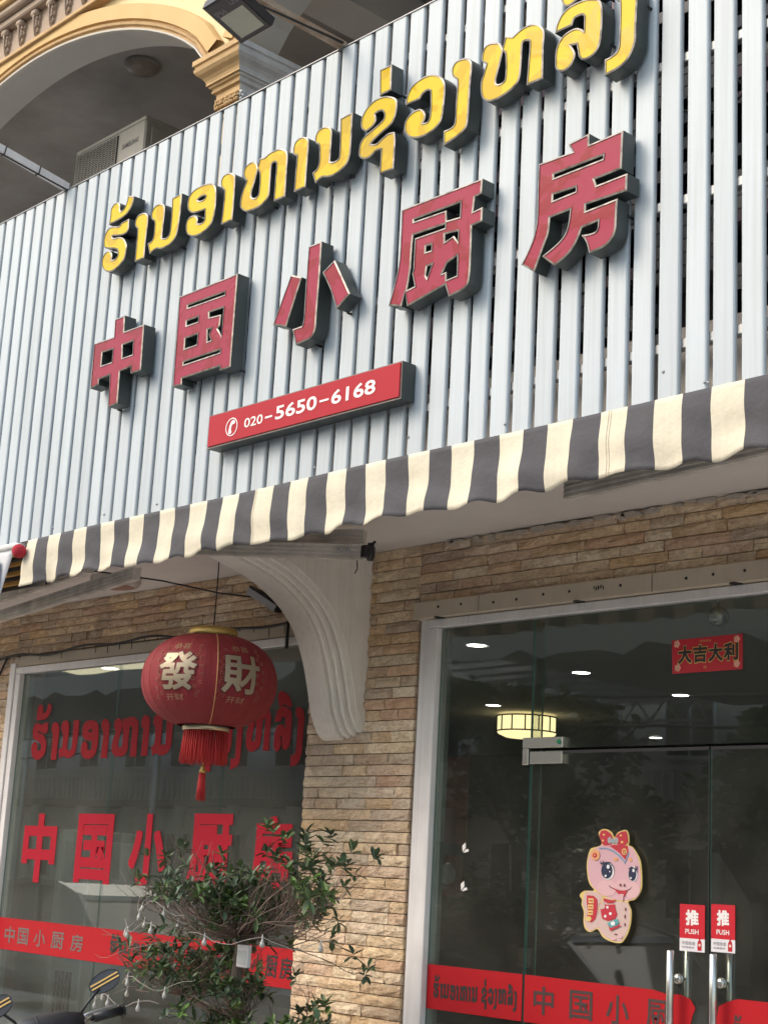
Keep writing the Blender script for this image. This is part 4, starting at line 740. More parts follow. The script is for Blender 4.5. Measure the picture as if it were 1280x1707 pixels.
ring = [(cx_ + .045 * math.cos(t * PI / 16), cz_ + .045 * math.sin(t * PI / 16)) for t in range(32)]
ring2 = [(cx_ + .040 * math.cos(t * PI / 16), cz_ + .040 * math.sin(t * PI / 16)) for t in range(32)]
ic.prism([ring, ring2], 4.2602, 4.2620, 0, 0)
hs_ = smooth_poly([(-.022, -.030, 1), (-.004, -.034), (.001, -.022), (-.004, -.010), (.002, .008), (.010, .012), (.022, .014), (.024, .024), (.014, .033, 1), (-.002, .028), (-.014, .010), (-.020, -.010)])
ic.prism([[(cx_ + a, cz_ + b) for a, b in hs_]], 4.2602, 4.2620, 0, 0)
ic.build('telephone_symbol', m_white, ps)

# ================================================================== awning
aw = empty('striped_awning', (-5, 4.4, 3.0), 'retracted awning with scalloped cream and charcoal striped valance under the slats', 'awning')
va = MB(); xL, xR = -7.575, -1.9; ra = random.Random(8)
nx = 460; nz = 14; pitch = .1257
def wav(x): return .5 * math.sin(x * 2 * PI / .255 + .6) + .35 * math.sin(x * 2 * PI / .61 + 2) + .25 * math.sin(x * 2 * PI / .163)
for i in range(nx + 1):
    x = xL + (xR - xL) * i / nx
    drop = .247 + .016 * max(0, math.sin((x + 7.6) / 5.2 * PI)) + .008 * math.sin(x * 2 * PI / .252 + 1.3) + .008 * math.sin(x * 2 * PI / 1.1) + .004 * math.sin(x * 31)
    for j in range(nz + 1):
        v = j / nz
        edge = -.055 * v * max(0, 1 - (x - xL) / .10)
        y = YS - .046 - .008 * v + .010 * v ** 1.5 * wav(x) + .004 * v * math.sin(x * 23) + .006 * math.sin(v * 5 + x * 3) + .004 * math.sin(v * 11 - x * 9) * v
        va.v.append(Vector((x + edge + .004 * v * math.sin(x * 9), y, 3.302 - drop * v)))
L = nz + 1
starts = [-7.482 + k * .2586 for k in range(5)] + [-6.189 + k * .253 for k in range(11)] + [-3.405 + k * .2505 for k in range(8)]
def charcoal(x):
    for k, a in enumerate(starts):
        if a <= x < a + (.125 if k < 16 or k > 16 else .12): return 1
    return 0
for i in range(nx):
    xm = xL + (xR - xL) * (i + .5) / nx
    mi = charcoal(xm)
    for j in range(nz):
        va.f.append([i * L + j, (i + 1) * L + j, (i + 1) * L + j + 1, i * L + j + 1]); va.m.append(mi); va.sm.append(True)
vo = va.build('valance', [m_cream, m_grey], aw, recalc=False)
sm_ = vo.modifiers.new('thickness', 'SOLIDIFY'); sm_.thickness = .0015
MB().bbox(xL + .01, xR, YS - .018, YS + .045, 3.262, 3.298).build('front_bar', m_alu, aw)
se = MB()
for xs_ in (-5.55, -3.475):
    for dx in (-.007, .007):
        ii = (xs_ + dx - xL) / (xR - xL) * nx; i0 = int(ii)
        for j in range(nz):
            for f0, f1 in ((.1, .4), (.6, .9)):
                a0, a1 = va.v[i0 * L + j], va.v[i0 * L + j + 1]; pa = a0.lerp(a1, f0); pb = a0.lerp(a1, f1); pa.y -= .003; pb.y -= .003
                se.tube([pa, pb], .0011, 4)
tag(se.build('seam_stitching', M('seam_thread', (.42, .36, .26), .9), aw), kind='stuff')
def arm(a, b, label=None):
    a = Vector(a); b = Vector(b); m = MB()
    m.beam(a, b, .042, .060)
    d = (b - a).normalized(); sdv = d.cross(Vector((0, 0, 1))).normalized()
    for s_ in (-1, 1):
        for dz in (-.030, -.010, .010, .030):
            m.beam(a + sdv * s_ * .022 + Vector((0, 0, dz)), b + sdv * s_ * .022 + Vector((0, 0, dz)), .006, .008)
    m.beam(a + Vector((0, 0, -.032)), b + Vector((0, 0, -.032)), .026, .008)
    o = m.build('folding_arm', m_alu, aw); return o
arm((-5.50, 4.93, 3.11), (-6.35, 4.42, 3.14)); arm((-5.55, 4.99, 3.205), (-6.55, 4.52, 3.215))
arm((-9.20, 5.05, 3.11), (-6.95, 4.62, 3.105)); arm((-9.2, 4.92, 3.17), (-7.3, 4.55, 3.165))
arm((-3.93, 4.60, 3.12), (-2.2, 4.42, 3.12)); arm((-3.75, 4.57, 3.185), (-2.2, 4.38, 3.185))
jt = MB(); jt.box(-5.50, -5.455, 4.915, 4.975, 3.085, 3.14); jt.tube([(-5.465, 4.955, 3.07), (-5.465, 4.955, 3.155)], .017, 14); jt.tube([(-5.49, 4.95, 3.13), (-5.45, 4.97, 3.165)], .007, 8)
for p in ((-5.535, 4.872, 3.115), (-5.575, 4.848, 3.115)): MB().ball(p, .009, 8).build('rivet', m_galv, aw)
jt.tube([(-5.52, 4.92, 3.07), (-5.515, 4.92, 3.03), (-5.525, 4.915, 3.005)], .003, 6)
jt.build('elbow_joint', m_black, aw)

# ---- neighbour awning bits at the left edge
nb = empty('neighbour_awning', (-8.2, 4.35, 2.9), 'edge of the neighbouring awning with white lettered valance and orange black stripes', 'awning')
m_ = MB()
for i in range(9):
    m_.box(-9.3, -7.59, YS + .0 + i * .012, YS + .012 + i * .012, 3.295 - (i + 1) * .024, 3.295 - i * .024, i % 2)
m_.build('striped_trim', [M('trim_black', (.03, .025, .02), .6), M('trim_orange', (.62, .34, .08), .6)], nb)
nv = MB()
for i in range(21):
    for j in range(7):
        x = -8.90 + i * .06; v = j / 6
        nv.v.append(Vector((x - .14 * v, YS - .05 + .012 * math.sin(x * 25) * v, 3.285 - .29 * v)))
for i in range(20):
    for j in range(6): nv.f.append([i * 7 + j, (i + 1) * 7 + j, (i + 1) * 7 + j + 1, i * 7 + j + 1]); nv.m.append(0); nv.sm.append(True)
o = nv.build('valance', M('white_banner', (.62, .62, .64), .7), nb, recalc=False); sm_ = o.modifiers.new('thickness', 'SOLIDIFY'); sm_.thickness = .002
nt = MB(); put_lao(nt, -8.6, -7.80, 3.03, 3.21, YS - .066, first=3, last=9); nt.build('lettering', M('banner_ink', (.12, .13, .2), .7), nb)
MB().tube([(-8.0, YS - .045, 3.285), (-7.72, YS - .045, 3.285), (-7.63, YS - .05, 3.27)], .022, 8).build('rolled_cloth', M('white_cloth', (.6, .6, .58), .8), nb)
tag(MB().ball((-7.585, YS - .09, 3.234), .040, 16).build('pompon', M('pompon_red', (.55, .02, .04), .8, bump=1.0, bscale=300)), 'round red pompon hanging at the left end of the striped awning', 'pompon')

# ================================================================== window and door fronts
def frame_front(parent, x0, x1, z1, zb=0.02, left=True, right=True):
    fm = MB()
    fm.bbox(x0, x1, YW - .022, YW + .06, z1 - .035, z1 + .008, .003)
    if left: fm.bbox(x0, x0 + .058, YW - .020, YW + .062, zb, z1 - .036, .003); fm.bbox(x0 - .075, x0 - .001, YW - .006, YW + .05, zb, z1 + .02, .003)
    if right: fm.bbox(x1 - .05, x1, YW - .020, YW + .062, zb, z1 - .036, .003)
    fm.build('frame', m_frame, parent)
def pane(parent, x0, x1, z0, z1, name='glass_pane', y=GY, t=.010, mat=None):
    m = MB(); m.prism([[(x0, z0), (x1, z0), (x1, z1), (x0, z1)]], y, y + t, 0, 1, 0)
    return m.build(name, [mat or m_glass, m_gedge], parent)
# left display window
lw = empty('shop_window', (-8.1, YW, 0), 'wide left display window with red lettering behind the lantern and tree', 'window')
frame_front(lw, -9.69, -6.545, 2.862, zb=.30, right=False)
MB().bbox(-9.76, -9.695, YW - .03, YW + .05, .3, 2.90).build('outer_jamb', m_frame, lw)
MB().bbox(-9.74, -6.54, YW - .012, YW + .05, 2.874, 2.948, .004).build('lintel_strip', m_pelmet, lw)
for a, b in ((-9.63, -8.452), (-8.448, -7.302), (-7.298, -6.546)): pane(lw, a, b, .30, 2.826, mat=m_glass2)
bn = MB(); bn.box(-9.63, -6.546, GY - .0030, GY - .0012, .985, 1.188)
bo = bn.build('vinyl_band', m_vinyl, lw)
t1 = MB(); zc0, zc1 = 1.030, 1.135
for i, (ch, px) in enumerate(zip('中国小厨房', ((-9.53, -9.40), (-9.36, -9.23), (-9.16, -9.02), (-8.95, -8.80), (-8.72, -8.58)))):
    put_text(t1, ch, px[0], px[1], zc0, zc1, GY - .0042, bold=.02)
t1.build('faded_lettering', m_cut, bo, recalc=False)
t2 = MB(); put_lao(t2, -8.28, -7.10, 1.03, 1.17, GY - .0045, first=0, last=17)
for ch, a, b in (('国', -7.05, -6.94), ('小', -6.90, -6.80), ('厨', -6.78, -6.68), ('房', -6.66, -6.555)): put_text(t2, ch, a, b, zc0, zc1 + .01, GY - .0042, bold=.02)
t2.build('lettering', m_ink, bo, recalc=False)
def vinyl_char(ch, x0, x1, z0, z1, bold, mat=m_vinyl2):
    m = MB(); put_text(m, ch, x0, x1, z0, z1, GY - .002, 0, bold)
    return m.build('vinyl_letter', mat, lw, recalc=False)
m_vinyl3 = M('bright_red_vinyl', (.38, .014, .032), .6, spec=.1, noise=((.38, .012, .025), 4, .8))
for ch, a, b, c0, c1 in (('中', -9.418, -9.007, 1.43, 1.874), ('国', -8.765, -8.356, 1.45, 1.879), ('小', -8.166, -7.785, 1.46, 1.884), ('厨', -7.558, -7.155, 1.48, 1.890), ('房', -6.981, -6.618, 1.48, 1.882)):
    vinyl_char(ch, a, b, c0, c1, .045, m_vinyl3)
for a, b, f0, f1, z0_, z1_ in ((-9.44, -7.76, 0, 9, 2.225, 2.61), (-7.56, -6.555, 9, 17, 2.13, 2.60)):
    m = MB(); put_lao(m, a, b, z0_, z1_, GY - .002, first=f0, last=f1, gap_before=99); m.build('vinyl_lettering', m_vinyl2, lw)

# right: glass entrance
en = empty('glass_entrance', (-3.8, YW, 0), 'frameless glass shopfront with transom around the double doors on the right', 'shopfront')
frame_front(en, -5.612, -2.2, 2.868, zb=0, right=True)
pane(en, -5.552, -4.934, .03, 2.826, 'side_pane'); pane(en, -4.928, -2.26, 2.212, 2.826, 'transom_pane')
MB().box(-4.936, -4.930, GY + .012, GY + .075, .03, 2.826).build('glass_fin', [m_glass], en); MB().box(-4.937, -4.929, GY + .076, GY + .080, .03, 2.826).build('fin_edge', m_gedge, en)
# inner jamb faces seen through the glass
MB().box(-5.552, -5.525, GY + .02, GY + .05, 0, 2.9).build('inner_jamb', M('jamb_green_grey', (.26, .30, .27), .6), en)
MB().box(-9.63, -9.59, GY + .02, GY + .06, .3, 2.9).build('inner_jamb', M('jamb_green_grey2', (.26, .30, .27), .6), lw)
bn = MB(); bn.box(-5.548, -4.936, GY - .0030, GY - .0012, .985, 1.190)
bo2 = bn.build('vinyl_band', m_vinyl, en)
t3 = MB(); put_lao(t3, -5.50, -4.965, 1.015, 1.150, GY - .0045); t3.build('lettering', m_ink, bo2, recalc=False)
# pelmet boards with screw holes
pm = empty('pelmet', (-4, YW - .06, 2.87), 'beige boxed pelmet with dark screw holes along the top of the glass entrance', 'pelmet')
rp = random.Random(2)
for a, b in ((-5.70, -5.246), (-5.240, -4.19), (-4.184, -3.35), (-3.344, -2.2)):
    MB().bbox(a, b, YW - .055, YW + .02, 2.880, 2.966, .003).build('board', m_pelmet, pm)
for x in (-5.52, -5.36, -5.14, -4.99, -4.82, -4.66, -4.36, -4.0, -3.86, -3.70, -3.42, -3.2, -3.05, -2.8, -2.6):
    MB().lathe([(.0001, -.001), (.007, -.001), (.007, .003)], (x, YW - .0555, 2.925 + rp.uniform(-.006, .006)), 10, axis='y').build('screw_hole', m_hole, pm)
for x in (-5.53, -4.62, -3.76, -2.9):
    MB().lathe([(.0001, -.001), (.03, -.001), (.03, .003)], (x, YW - .030, 2.8795), 16).build('lamp_hole', m_hole, pm)
for x in (-4.52, -3.55):
    for k in range(5): MB().box(x + k * .014 + rp.uniform(0, .004), x + k * .014 + .008, YW - .0562, YW - .054, 2.915 + rp.uniform(0, .01), 2.935 + rp.uniform(0, .01)).build('torn_patch', m_hole, pm)

def door(x0, x1, name, label):
    d = empty(name, ((x0 + x1) / 2, GY, .02), label, 'door', 'double glass entrance doors')
    pane(d, x0, x1, .03, 2.200)
    MB().box(x0, x1, GY - .001, GY + .011, 2.186, 2.2005).build('edge_seal', m_black, d)
    return d
d1 = door(-4.925, -3.925, 'glass_door', 'left glass door leaf with the snake cutout beside its push sticker')
d2 = door(-3.917, -2.917, 'glass_door', 'right glass door leaf cut by the photo edge')
MB().box(-3.926, -3.921, GY - .002, GY + .012, .03, 2.18).build('meeting_seal', m_black, d1)
pf = MB(); pf.bbox(-4.966, -4.720, GY - .020, GY + .03, 2.213, 2.262, .002); pf.bbox(-4.966, -4.929, GY - .020, GY + .03, 2.135, 2.212, .002)
pfo = tag(pf.build('patch_fitting', m_steel, en)); 
MB().bbox(-4.920, -4.722, GY - .020, GY + .03, 2.140, 2.197, .002).build('patch_fitting', m_steel, d1)
MB().lathe([(.0001, -.002), (.012, -.002), (.012, .002)], (-4.742, GY - .021, 2.240), 14, axis='y').build('green_sticker', M('sticker_green', (.02, .25, .12), .4), en)
for d, xh in ((d1, -4.075), (d2, -3.862)):
    for yy, nm, xo in ((GY - .055, 'outer', 0), (GY + .065, 'inner', 0)):
        h = MB(); h.tube([(xh, yy, .72), (xh, yy, 1.352), (xh, yy, 1.355)], [.016, .016, .013], 16)
        ho = h.build('pull_handle', m_steel, d)
        s2 = MB()
        for z in (1.24, .84):
            s2.tube([(xh, yy, z), (xh, GY + .005, z)], .008, 8); yb = GY - .006 if yy < GY else GY + .012
            s2.lathe([(.0001, -.006), (.019, -.006), (.021, 0), (.019, .006), (.0001, .006)], (xh, yb, z), 14, axis='y')
        s2.build('stand_off', m_steel, ho)
# door bands and their lettering
b1 = MB(); edge = [(-4.922, .985), (-4.17, .985), (-4.12, .99), (-4.03, .995), (-3.99, 1.03), (-4.01, 1.06), (-4.00, 1.10), (-3.985, 1.13), (-4.01, 1.165), (-4.06, 1.178), (-4.14, 1.176), (-4.20, 1.186), (-4.922, 1.190)]
b1.prism([edge], GY - .003, GY - .0012, 0, 0); bo3 = b1.build('vinyl_band', m_vinyl, d1)
t4 = MB()
for ch, a, b in (('中', -4.865, -4.745), ('国', -4.655, -4.525), ('小', -4.45, -4.325), ('厨', -4.235, -4.115)): put_text(t4, ch, a, b, 1.025, 1.148, GY - .0042, bold=.02)
t4.build('lettering', M('brown_ink', (.06, .03, .03), .6), bo3, recalc=False)
b2 = MB(); b2.prism([[(-3.88, 1.03), (-3.86, .985), (-2.92, .985), (-2.92, 1.186), (-3.78, 1.186), (-3.83, 1.17), (-3.87, 1.15), (-3.88, 1.10)]], GY - .003, GY - .0012, 0, 0); bo4 = b2.build('vinyl_band', m_vinyl, d2)
t5 = MB(); put_lao(t5, -3.80, -3.25, 1.02, 1.13, GY - .0045); t5.build('lettering', M('brown_ink2', (.06, .03, .03), .6), bo4, recalc=False)
# push stickers
def sticker(d, x0, x1, z0, z1):
    y = GY - .003
    s = MB(); s.box(x0, x1, y - .0008, y + .001, z0 + .052, z1, 0); s.box(x0, x1, y - .0008, y + .001, z0, z0 + .052, 1)
    so = s.build('push_sticker', [M('sticker_red', (.55, .015, .03), .4), M('sticker_white', (.72, .70, .72), .4)], d)
    w_ = x1 - x0; t = MB()
    put_text(t, '推', x0 + .24 * w_, x0 + .76 * w_, z0 + .105, z0 + .168, y - .0015, 0, .05)
    put_text(t, 'PUSH', x0 + .23 * w_, x0 + .76 * w_, z0 + .070, z0 + .090, y - .0015, 0, .02)
    put_text(t, '中国劲酒', x0 + .10 * w_, x0 + .62 * w_, z0 + .026, z0 + .040, y - .0015, 1, .0)
    put_text(t, '劲酒虽好', x0 + .10 * w_, x0 + .60 * w_, z0 + .012, z0 + .020, y - .0015, 1, .0)
    bx = x0 + .80 * w_
    bt = smooth_poly([(-.010, .006, 1), (.010, .006, 1), (.010, .036), (.004, .048), (.003, .060, 1), (-.003, .060, 1), (-.004, .048), (-.010, .036)], 3)
    t.prism([[(bx + a, z0 + b) for a, b in bt]], y - .0016, y - .001, 2, 2)
    t.prism([[(bx + .006 * math.cos(k * PI / 6), z0 + .028 + .006 * math.sin(k * PI / 6)) for k in range(12)]], y - .0020, y - .0015, 3, 3)
    t.build('lettering', [m_white, M('sticker_grey_ink', (.12, .08, .12), .6), M('bottle_red', (.45, .01, .02), .4), M('bottle_mark', (.75, .5, .45), .5)], so, recalc=False)
sticker(d1, -4.066, -3.940, 1.355, 1.545); sticker(d2, -3.908, -3.792, 1.362, 1.552)

# fortune banner behind the transom, lamp reflection ball, snake cutout
fb = empty('fortune_banner', (-3.94, GY - .005, 2.51), 'red paper banner with four black gold edged characters stuck on the transom glass', 'banner')
c_ = [(-4.118, 2.520), (-3.757, 2.520), (-3.757, 2.672), (-4.122, 2.668)]
MB().prism([c_], GY - .0030, GY - .0012, 0, 0).build('paper', M('banner_red', (.52, .01, .025), .5, noise=((.42, .008, .02), 8, 1)), fb)
tg = MB(); tb = MB()
for ch, a in zip('大吉大利', (-4.088, -4.008, -3.928, -3.850)):
    put_text(tg, ch, a - .003, a + .075, 2.558, 2.642, GY - .0034, bold=.065)
    put_text(tb, ch, a, a + .072, 2.562, 2.638, GY - .0042, bold=.038)
put_text(tg, '恭喜发财', -3.975, -3.915, 2.650, 2.659, GY - .0036); put_text(tg, '福', -3.955, -3.94, 2.535, 2.546, GY - .0036)
tg.build('gilt_edge', m_gold, fb, recalc=False); tb.build('lettering', m_ink, fb, recalc=False)
m_fp = M('flower_pink', (.75, .35, .25), .5)
for x, z in ((-4.095, 2.650), (-3.785, 2.650), (-4.09, 2.545), (-3.785, 2.545)):
    fl = MB()
    for k in range(5):
        t = k * 2 * PI / 5; fl.lathe([(.0001, -.001), (.008, -.001), (.008, .0)], (x + .009 * math.cos(t), GY - .0033 - k * .00004, z + .009 * math.sin(t)), 8, axis='y')
    fl.build('printed_flower', m_fp, fb)
gb = empty('lamp_reflection', (-3.93, 5.70, 2.72), 'small round ribbed ball standing for a lamp reflection at the top of the transom', 'lamp')
MB().lathe([(max(1e-4, .046 * math.sin(PI * i / 16)) * (1 + .04 * (i % 2)), -.046 * math.cos(PI * i / 16)) for i in range(17)], (-3.955, 5.66, 2.775), 22).build('globe', M('reflection_ball', (.55, .53, .48), .08, .7), gb)  # added ball and stem stand in for a lamp mirrored in the transom
MB().tube([(-3.955, 5.66, 2.815), (-3.955, 5.66, 2.98)], .006, 8).build('stem', m_steel, gb)

sn = empty('snake_cutout', (-4.42, YW - .02, 1.36), 'pink cartoon snake cutout with a red bow on the left glass door', 'cutout')
MS = {'gold': M('cutout_gold', (.78, .58, .22), .4, .2), 'cream': M('cutout_cream', (.64, .47, .43), .5, noise=((.56, .38, .36), 30, 1)), 'pink': M('cutout_pink', (.64, .36, .42), .45, noise=((.68, .43, .46), 5, 1)), 'rose': M('cutout_rose', (.70, .43, .45), .45),
      'red': M('cutout_red', (.50, .03, .05), .45), 'blue': M('cutout_blue', (.22, .32, .45), .5), 'grey': M('cutout_grey', (.38, .36, .36), .5), 'pale': M('cutout_pale', (.3, .4, .45), .4), 'white': M('cutout_white', (.80, .78, .78), .5),
      'navy': M('cutout_navy', (.025, .03, .07), .4), 'dark': M('cutout_dark', (.16, .04, .05), .5), 'orange': M('cutout_orange', (.75, .36, .16), .5), 'teal': M('cutout_teal', (.10, .34, .36), .5)}
for idx, (mn, layer, pts) in enumerate(SNAKE_SHAPES):
    y = YW - .012 - layer * .0012 - idx * .00003
    p_ = smooth_poly([tuple(q) for q in pts], 3) if layer < 2 and mn != 'blue' else pts
    MB().prism([p_], y, y + (.005 if layer == 0 else .0011), 0, 0).build('card_base' if layer == 0 else 'printed_shape', MS[mn], sn)

# ================================================================== inside the restaurant
for (x, y), lb in zip(((-6.45, 6.75), (-6.66, 7.98), (-8.60, 9.22), (-6.78, 9.24), (-8.95, 11.82), (-9.76, 6.33)),
        ('lit round downlight nearest the pelmet corner', 'lit round downlight beside the glass fin', 'lit round downlight above the drum lamp', 'lit round downlight below the fortune banner', 'lit round downlight lowest in the transom glass', 'lit round downlight seen in the left display window')):
    e = empty('downlight', (x, y, 2.97), lb, 'ceiling light', 'downlights in the restaurant ceiling')
    MB().lathe([(.062, 0), (.075, -.002), (.078, -.006), (.060, -.010)], (x, y, 2.98), 24).build('rim', m_white, e)
    MB().lathe([(.0001, 0), (.060, 0)], (x, y, 2.972), 24).build('lens', m_lit, e)
dl = empty('drum_lamp', (-8.84, 9.9, 2.8), 'lit yellow fabric drum lamp with dark ribs on the restaurant ceiling', 'ceiling lamp')
MB().lathe([(.0001, -.05), (.18, -.045), (.24, -.02), (.25, 0), (.25, .13), (.0001, .13)], (-8.84, 9.9, 2.83), 32).build('shade', m_lamp, dl)
rb = MB()
for z in (2.83, 2.955): rb.lathe([(.252, z - 2.83 - .006), (.258, z - 2.83), (.252, z - 2.83 + .006)], (-8.84, 9.9, 2.83), 32)
for k in range(14):
    t = k * 2 * PI / 14; p = (-8.84 + .256 * math.cos(t), 9.9 + .256 * math.sin(t)); rb.tube([(p[0], p[1], 2.83), (p[0], p[1], 2.955)], .006, 6)
rb.build('rib', m_black, dl)
fr = empty('pale_cabinet', (-9.3, 6.6, 0), 'tall pale green cabinet standing inside the left window', 'cabinet')
MB().bbox(-10.75, -9.97, 6.20, 6.85, .02, 1.80, .01).build('body', m_fridge, fr)
MB().bbox(-10.73, -9.99, 6.185, 6.199, .06, 1.77, .004).build('door_panel', m_fridge, fr)
acf = empty('floor_air_conditioner', (-9.1, 6.4, 0), 'tall floor standing air conditioner with black slotted grille beside the pale cabinet', 'air conditioner')
MB().bbox(-9.955, -9.62, 6.22, 6.6, .02, 1.72, .01).build('body', m_fridge, acf)
for k in range(5): MB().box(-9.92 + k * .045, -9.895 + k * .045, 6.212, 6.219, .30, .82).build('grille_slot', m_black, acf)
for nm, x0, x1, z0, z1, y, lb in (('wall_poster', -6.50, -6.10, 2.0, 2.55, YW + .60, 0), ):
    pass
po = empty('wall_poster', (-5.9, 6.35, 1.5), 'dim red menu poster inside beside the entrance jamb', 'poster')
MB().bbox(-6.16, -5.95, 6.20, 6.21, 1.78, 2.25, .001).build('sheet', M('poster_red2', (.34, .03, .03), .5, noise=((.12, .05, .03), 9, 1)), po); MB().bbox(-6.16, -5.97, 6.20, 6.21, 1.50, 1.72, .001).build('sheet', M('poster_red', (.30, .03, .03), .5, noise=((.12, .05, .03), 9, 1)), po)
MB().lathe([(.0001, -.002), (.06, -.002), (.06, 0)], (-6.07, 6.198, 1.62), 20, axis='y').build('emblem', M('poster_white', (.5, .48, .45), .6), po)
bf = empty('paper_butterfly', (-5.40, GY, 1.35), 'white paper butterflies stuck on the narrow side pane of the entrance', 'sticker')
for x, z in ((-5.345, 1.545), (-5.345, 1.725)):
    MB().prism([[(x, z), (x + .02, z + .02), (x + .016, z + .045), (x - .004, z + .03)]], GY - .003, GY - .001, 0, 0).prism([[(x + .006, z - .004), (x + .040, z + .004), (x + .036, z + .016), (x + .018, z + .012)]], GY - .003, GY - .001, 0, 0).build('wing', m_white, bf)

# ================================================================== lantern
LC = Vector((-6.63, 4.92, 2.540))
ln = empty('red_lantern', LC, 'round red new year lantern with gilt characters and red tassels', 'lantern')
RX, RZ = .355, .238
NR = 26
def lr(z):  # radius at height z above the centre
    t = max(-1, min(1, z / RZ)); return .125 + (RX - .125) * (1 - abs(t) ** 2.25) ** .62
m = MB(); pr_ = []
for i in range(33):
    a = -PI / 2 + PI * i / 32; z = RZ * .985 * math.sin(a); pr_.append((lr(z), z))
m.lathe(pr_, LC, 156, mod=lambda t, h: 1 - .010 * (1 - abs(math.cos(t * NR / 2)) ** .6) * (1 - abs(h / RZ) ** 4))
m.build('silk_shade', m_lant, ln)
rb = MB()
for k in range(NR):
    t = 2 * PI * k / NR
    rb.tube([(LC.x + (lr(z) + .0015) * math.cos(t), LC.y + (lr(z) + .0015) * math.sin(t), LC.z + z) for z in [RZ * .985 * math.sin(-PI / 2 + PI * i / 16) for i in range(17)]], .0011, 4, caps=False)
tag(rb, None) if 0 else None
rb.build('rib', M('lantern_rib', (.33, .05, .04), .6), ln)
MB().lathe([(.118, 0), (.128, .004), (.130, .028), (.124, .050), (.10, .052)], (LC.x, LC.y, LC.z + RZ - .008), 40).build('top_collar', m_gold, ln)
MB().lathe([(.11, -.026), (.122, -.024), (.124, -.002), (.115, .002)], (LC.x, LC.y, LC.z - RZ + .004), 40).build('bottom_collar', M('pale_gold', (.62, .52, .36), .35, .7), ln)
MB().tube([(LC.x, LC.y, LC.z + RZ + .03), (LC.x + .004, LC.y, LC.z + RZ + .3), (LC.x, LC.y, 3.27)], .0035, 8).build('hanging_rod', m_rubber, ln)
cd2 = MB(); ta = math.atan2(-LC.y, -LC.x) + .10
cd2.tube([(LC.x + (lr(z) + .006) * math.cos(ta), LC.y + (lr(z) + .006) * math.sin(ta), LC.z + z) for z in [RZ * .985 * math.sin(PI / 2 - PI * i / 12) for i in range(13)]], .0028, 6)
cd2.build('gilt_cord', M('cord_gold', (.62, .30, .12), .5), ln)
def wrap_text(mb, ch, ang, z0, z1, wid, bold, out=.003):
    vs, fs, _ = text_mesh(ch, bold)
    bm = bmesh.new(); vv = [bm.verts.new((u, v, 0)) for u, v in vs]
    for f in fs:
        try: bm.faces.new([vv[i] for i in f])
        except ValueError: pass
    bmesh.ops.triangulate(bm, faces=bm.faces)
    bmesh.ops.subdivide_edges(bm, edges=[e for e in bm.edges if e.calc_length() > .12], cuts=2)
    bmesh.ops.triangulate(bm, faces=bm.faces)
    bm.verts.index_update(); k = []
    for v in bm.verts:
        z = z0 + v.co.y * (z1 - z0); r = lr(z) + out; t = ang + (v.co.x - .5) * wid / RX
        k.append((LC.x + r * math.cos(t), LC.y + r * math.sin(t), LC.z + z))
    mb.add(k, [[q.index for q in f.verts] for f in bm.faces]); bm.free()
va_ = math.atan2(-LC.y, -LC.x)
m_cs = M('char_outline', (.13, .01, .012), .6); m_og = M('ornament_gilt', (.42, .24, .14), .5, .3)  # dark red printed outline around the lantern characters
def heavy(mb, ch, an, z0, z1, wid, b, out):
    for k, (dx, dz) in enumerate(((0, 0), (-b, 0), (b, 0), (0, -b), (0, b), (-b * .7, b * .7), (b * .7, b * .7), (-b * .7, -b * .7), (b * .7, -b * .7))):
        wrap_text(mb, ch, an + dx / RX, z0 + dz, z1 + dz, wid, .01, out + k * .00005)
for k, ch in enumerate('發財發財'):
    an = va_ - .50 + (.0 if k == 0 else .98 if k == 1 else k * PI / 2)
    lo_ = MB(); li_ = MB(); dec = MB()
    heavy(lo_, ch, an, -.085, .112, .215, .0085, .0024); heavy(li_, ch, an, -.083, .110, .211, .0030, .0038)
    wrap_text(dec, '恭喜', an, .128, .160, .11, 0, .003); wrap_text(dec, '开财', an - .05, -.135, -.103, .11, 0, .003)
    for q in range(26):
        side = 1 if q % 2 else -1; a2 = an + side * (.32 + .06 * math.cos(q * 1.7)); z2 = -.12 + q * .0105; pts = []
        for s_ in range(9):
            rr = .013 * (1 - s_ / 11); tt = s_ * .9 + q
            z3 = z2 + rr * math.sin(tt); t3_ = a2 + rr * math.cos(tt) / RX; r = lr(z3) + .003
            pts.append((LC.x + r * math.cos(t3_), LC.y + r * math.sin(t3_), LC.z + z3))
        dec.tube(pts, .0009, 3)
    lo_.build('character_outline', m_cs, ln, recalc=False); li_.build('gilt_character', m_silver, ln, recalc=False)
    tag(dec.build('gilt_ornament', m_og, ln, recalc=False), kind='stuff')
rt = random.Random(4); ts = MB()
for k in range(150):
    t = 2 * PI * k / 150 + rt.uniform(-.02, .02); r = .112 - (k % 3) * .012; L_ = .275 + rt.uniform(-.018, .012)
    r_b = r + rt.uniform(-.006, .016)
    p0 = (LC.x + r * math.cos(t), LC.y + r * math.sin(t), LC.z - RZ - .018); z_e = LC.z - RZ - .018 - L_ * .62
    t2_ = t + rt.uniform(-.04, .04)
    ts.tube([p0, (LC.x + (r + r_b) / 2 * math.cos(t), LC.y + (r + r_b) / 2 * math.sin(t), (p0[2] + z_e) / 2), (LC.x + r_b * math.cos(t2_), LC.y + r_b * math.sin(t2_), z_e)], .0028, 4)
tag(ts.build('tassel_fringe', m_thread, ln), kind='stuff')
MB().tube([(LC.x, LC.y, LC.z - RZ - .02), (LC.x, LC.y, LC.z - RZ - .215)], .003, 6).lathe([(.004, 0), (.012, -.006), (.008, -.014), (.016, -.022), (.018, -.036), (.012, -.040)], (LC.x, LC.y, LC.z - RZ - .20), 14).build('tassel_knot', m_gold, ln)
t6 = MB()
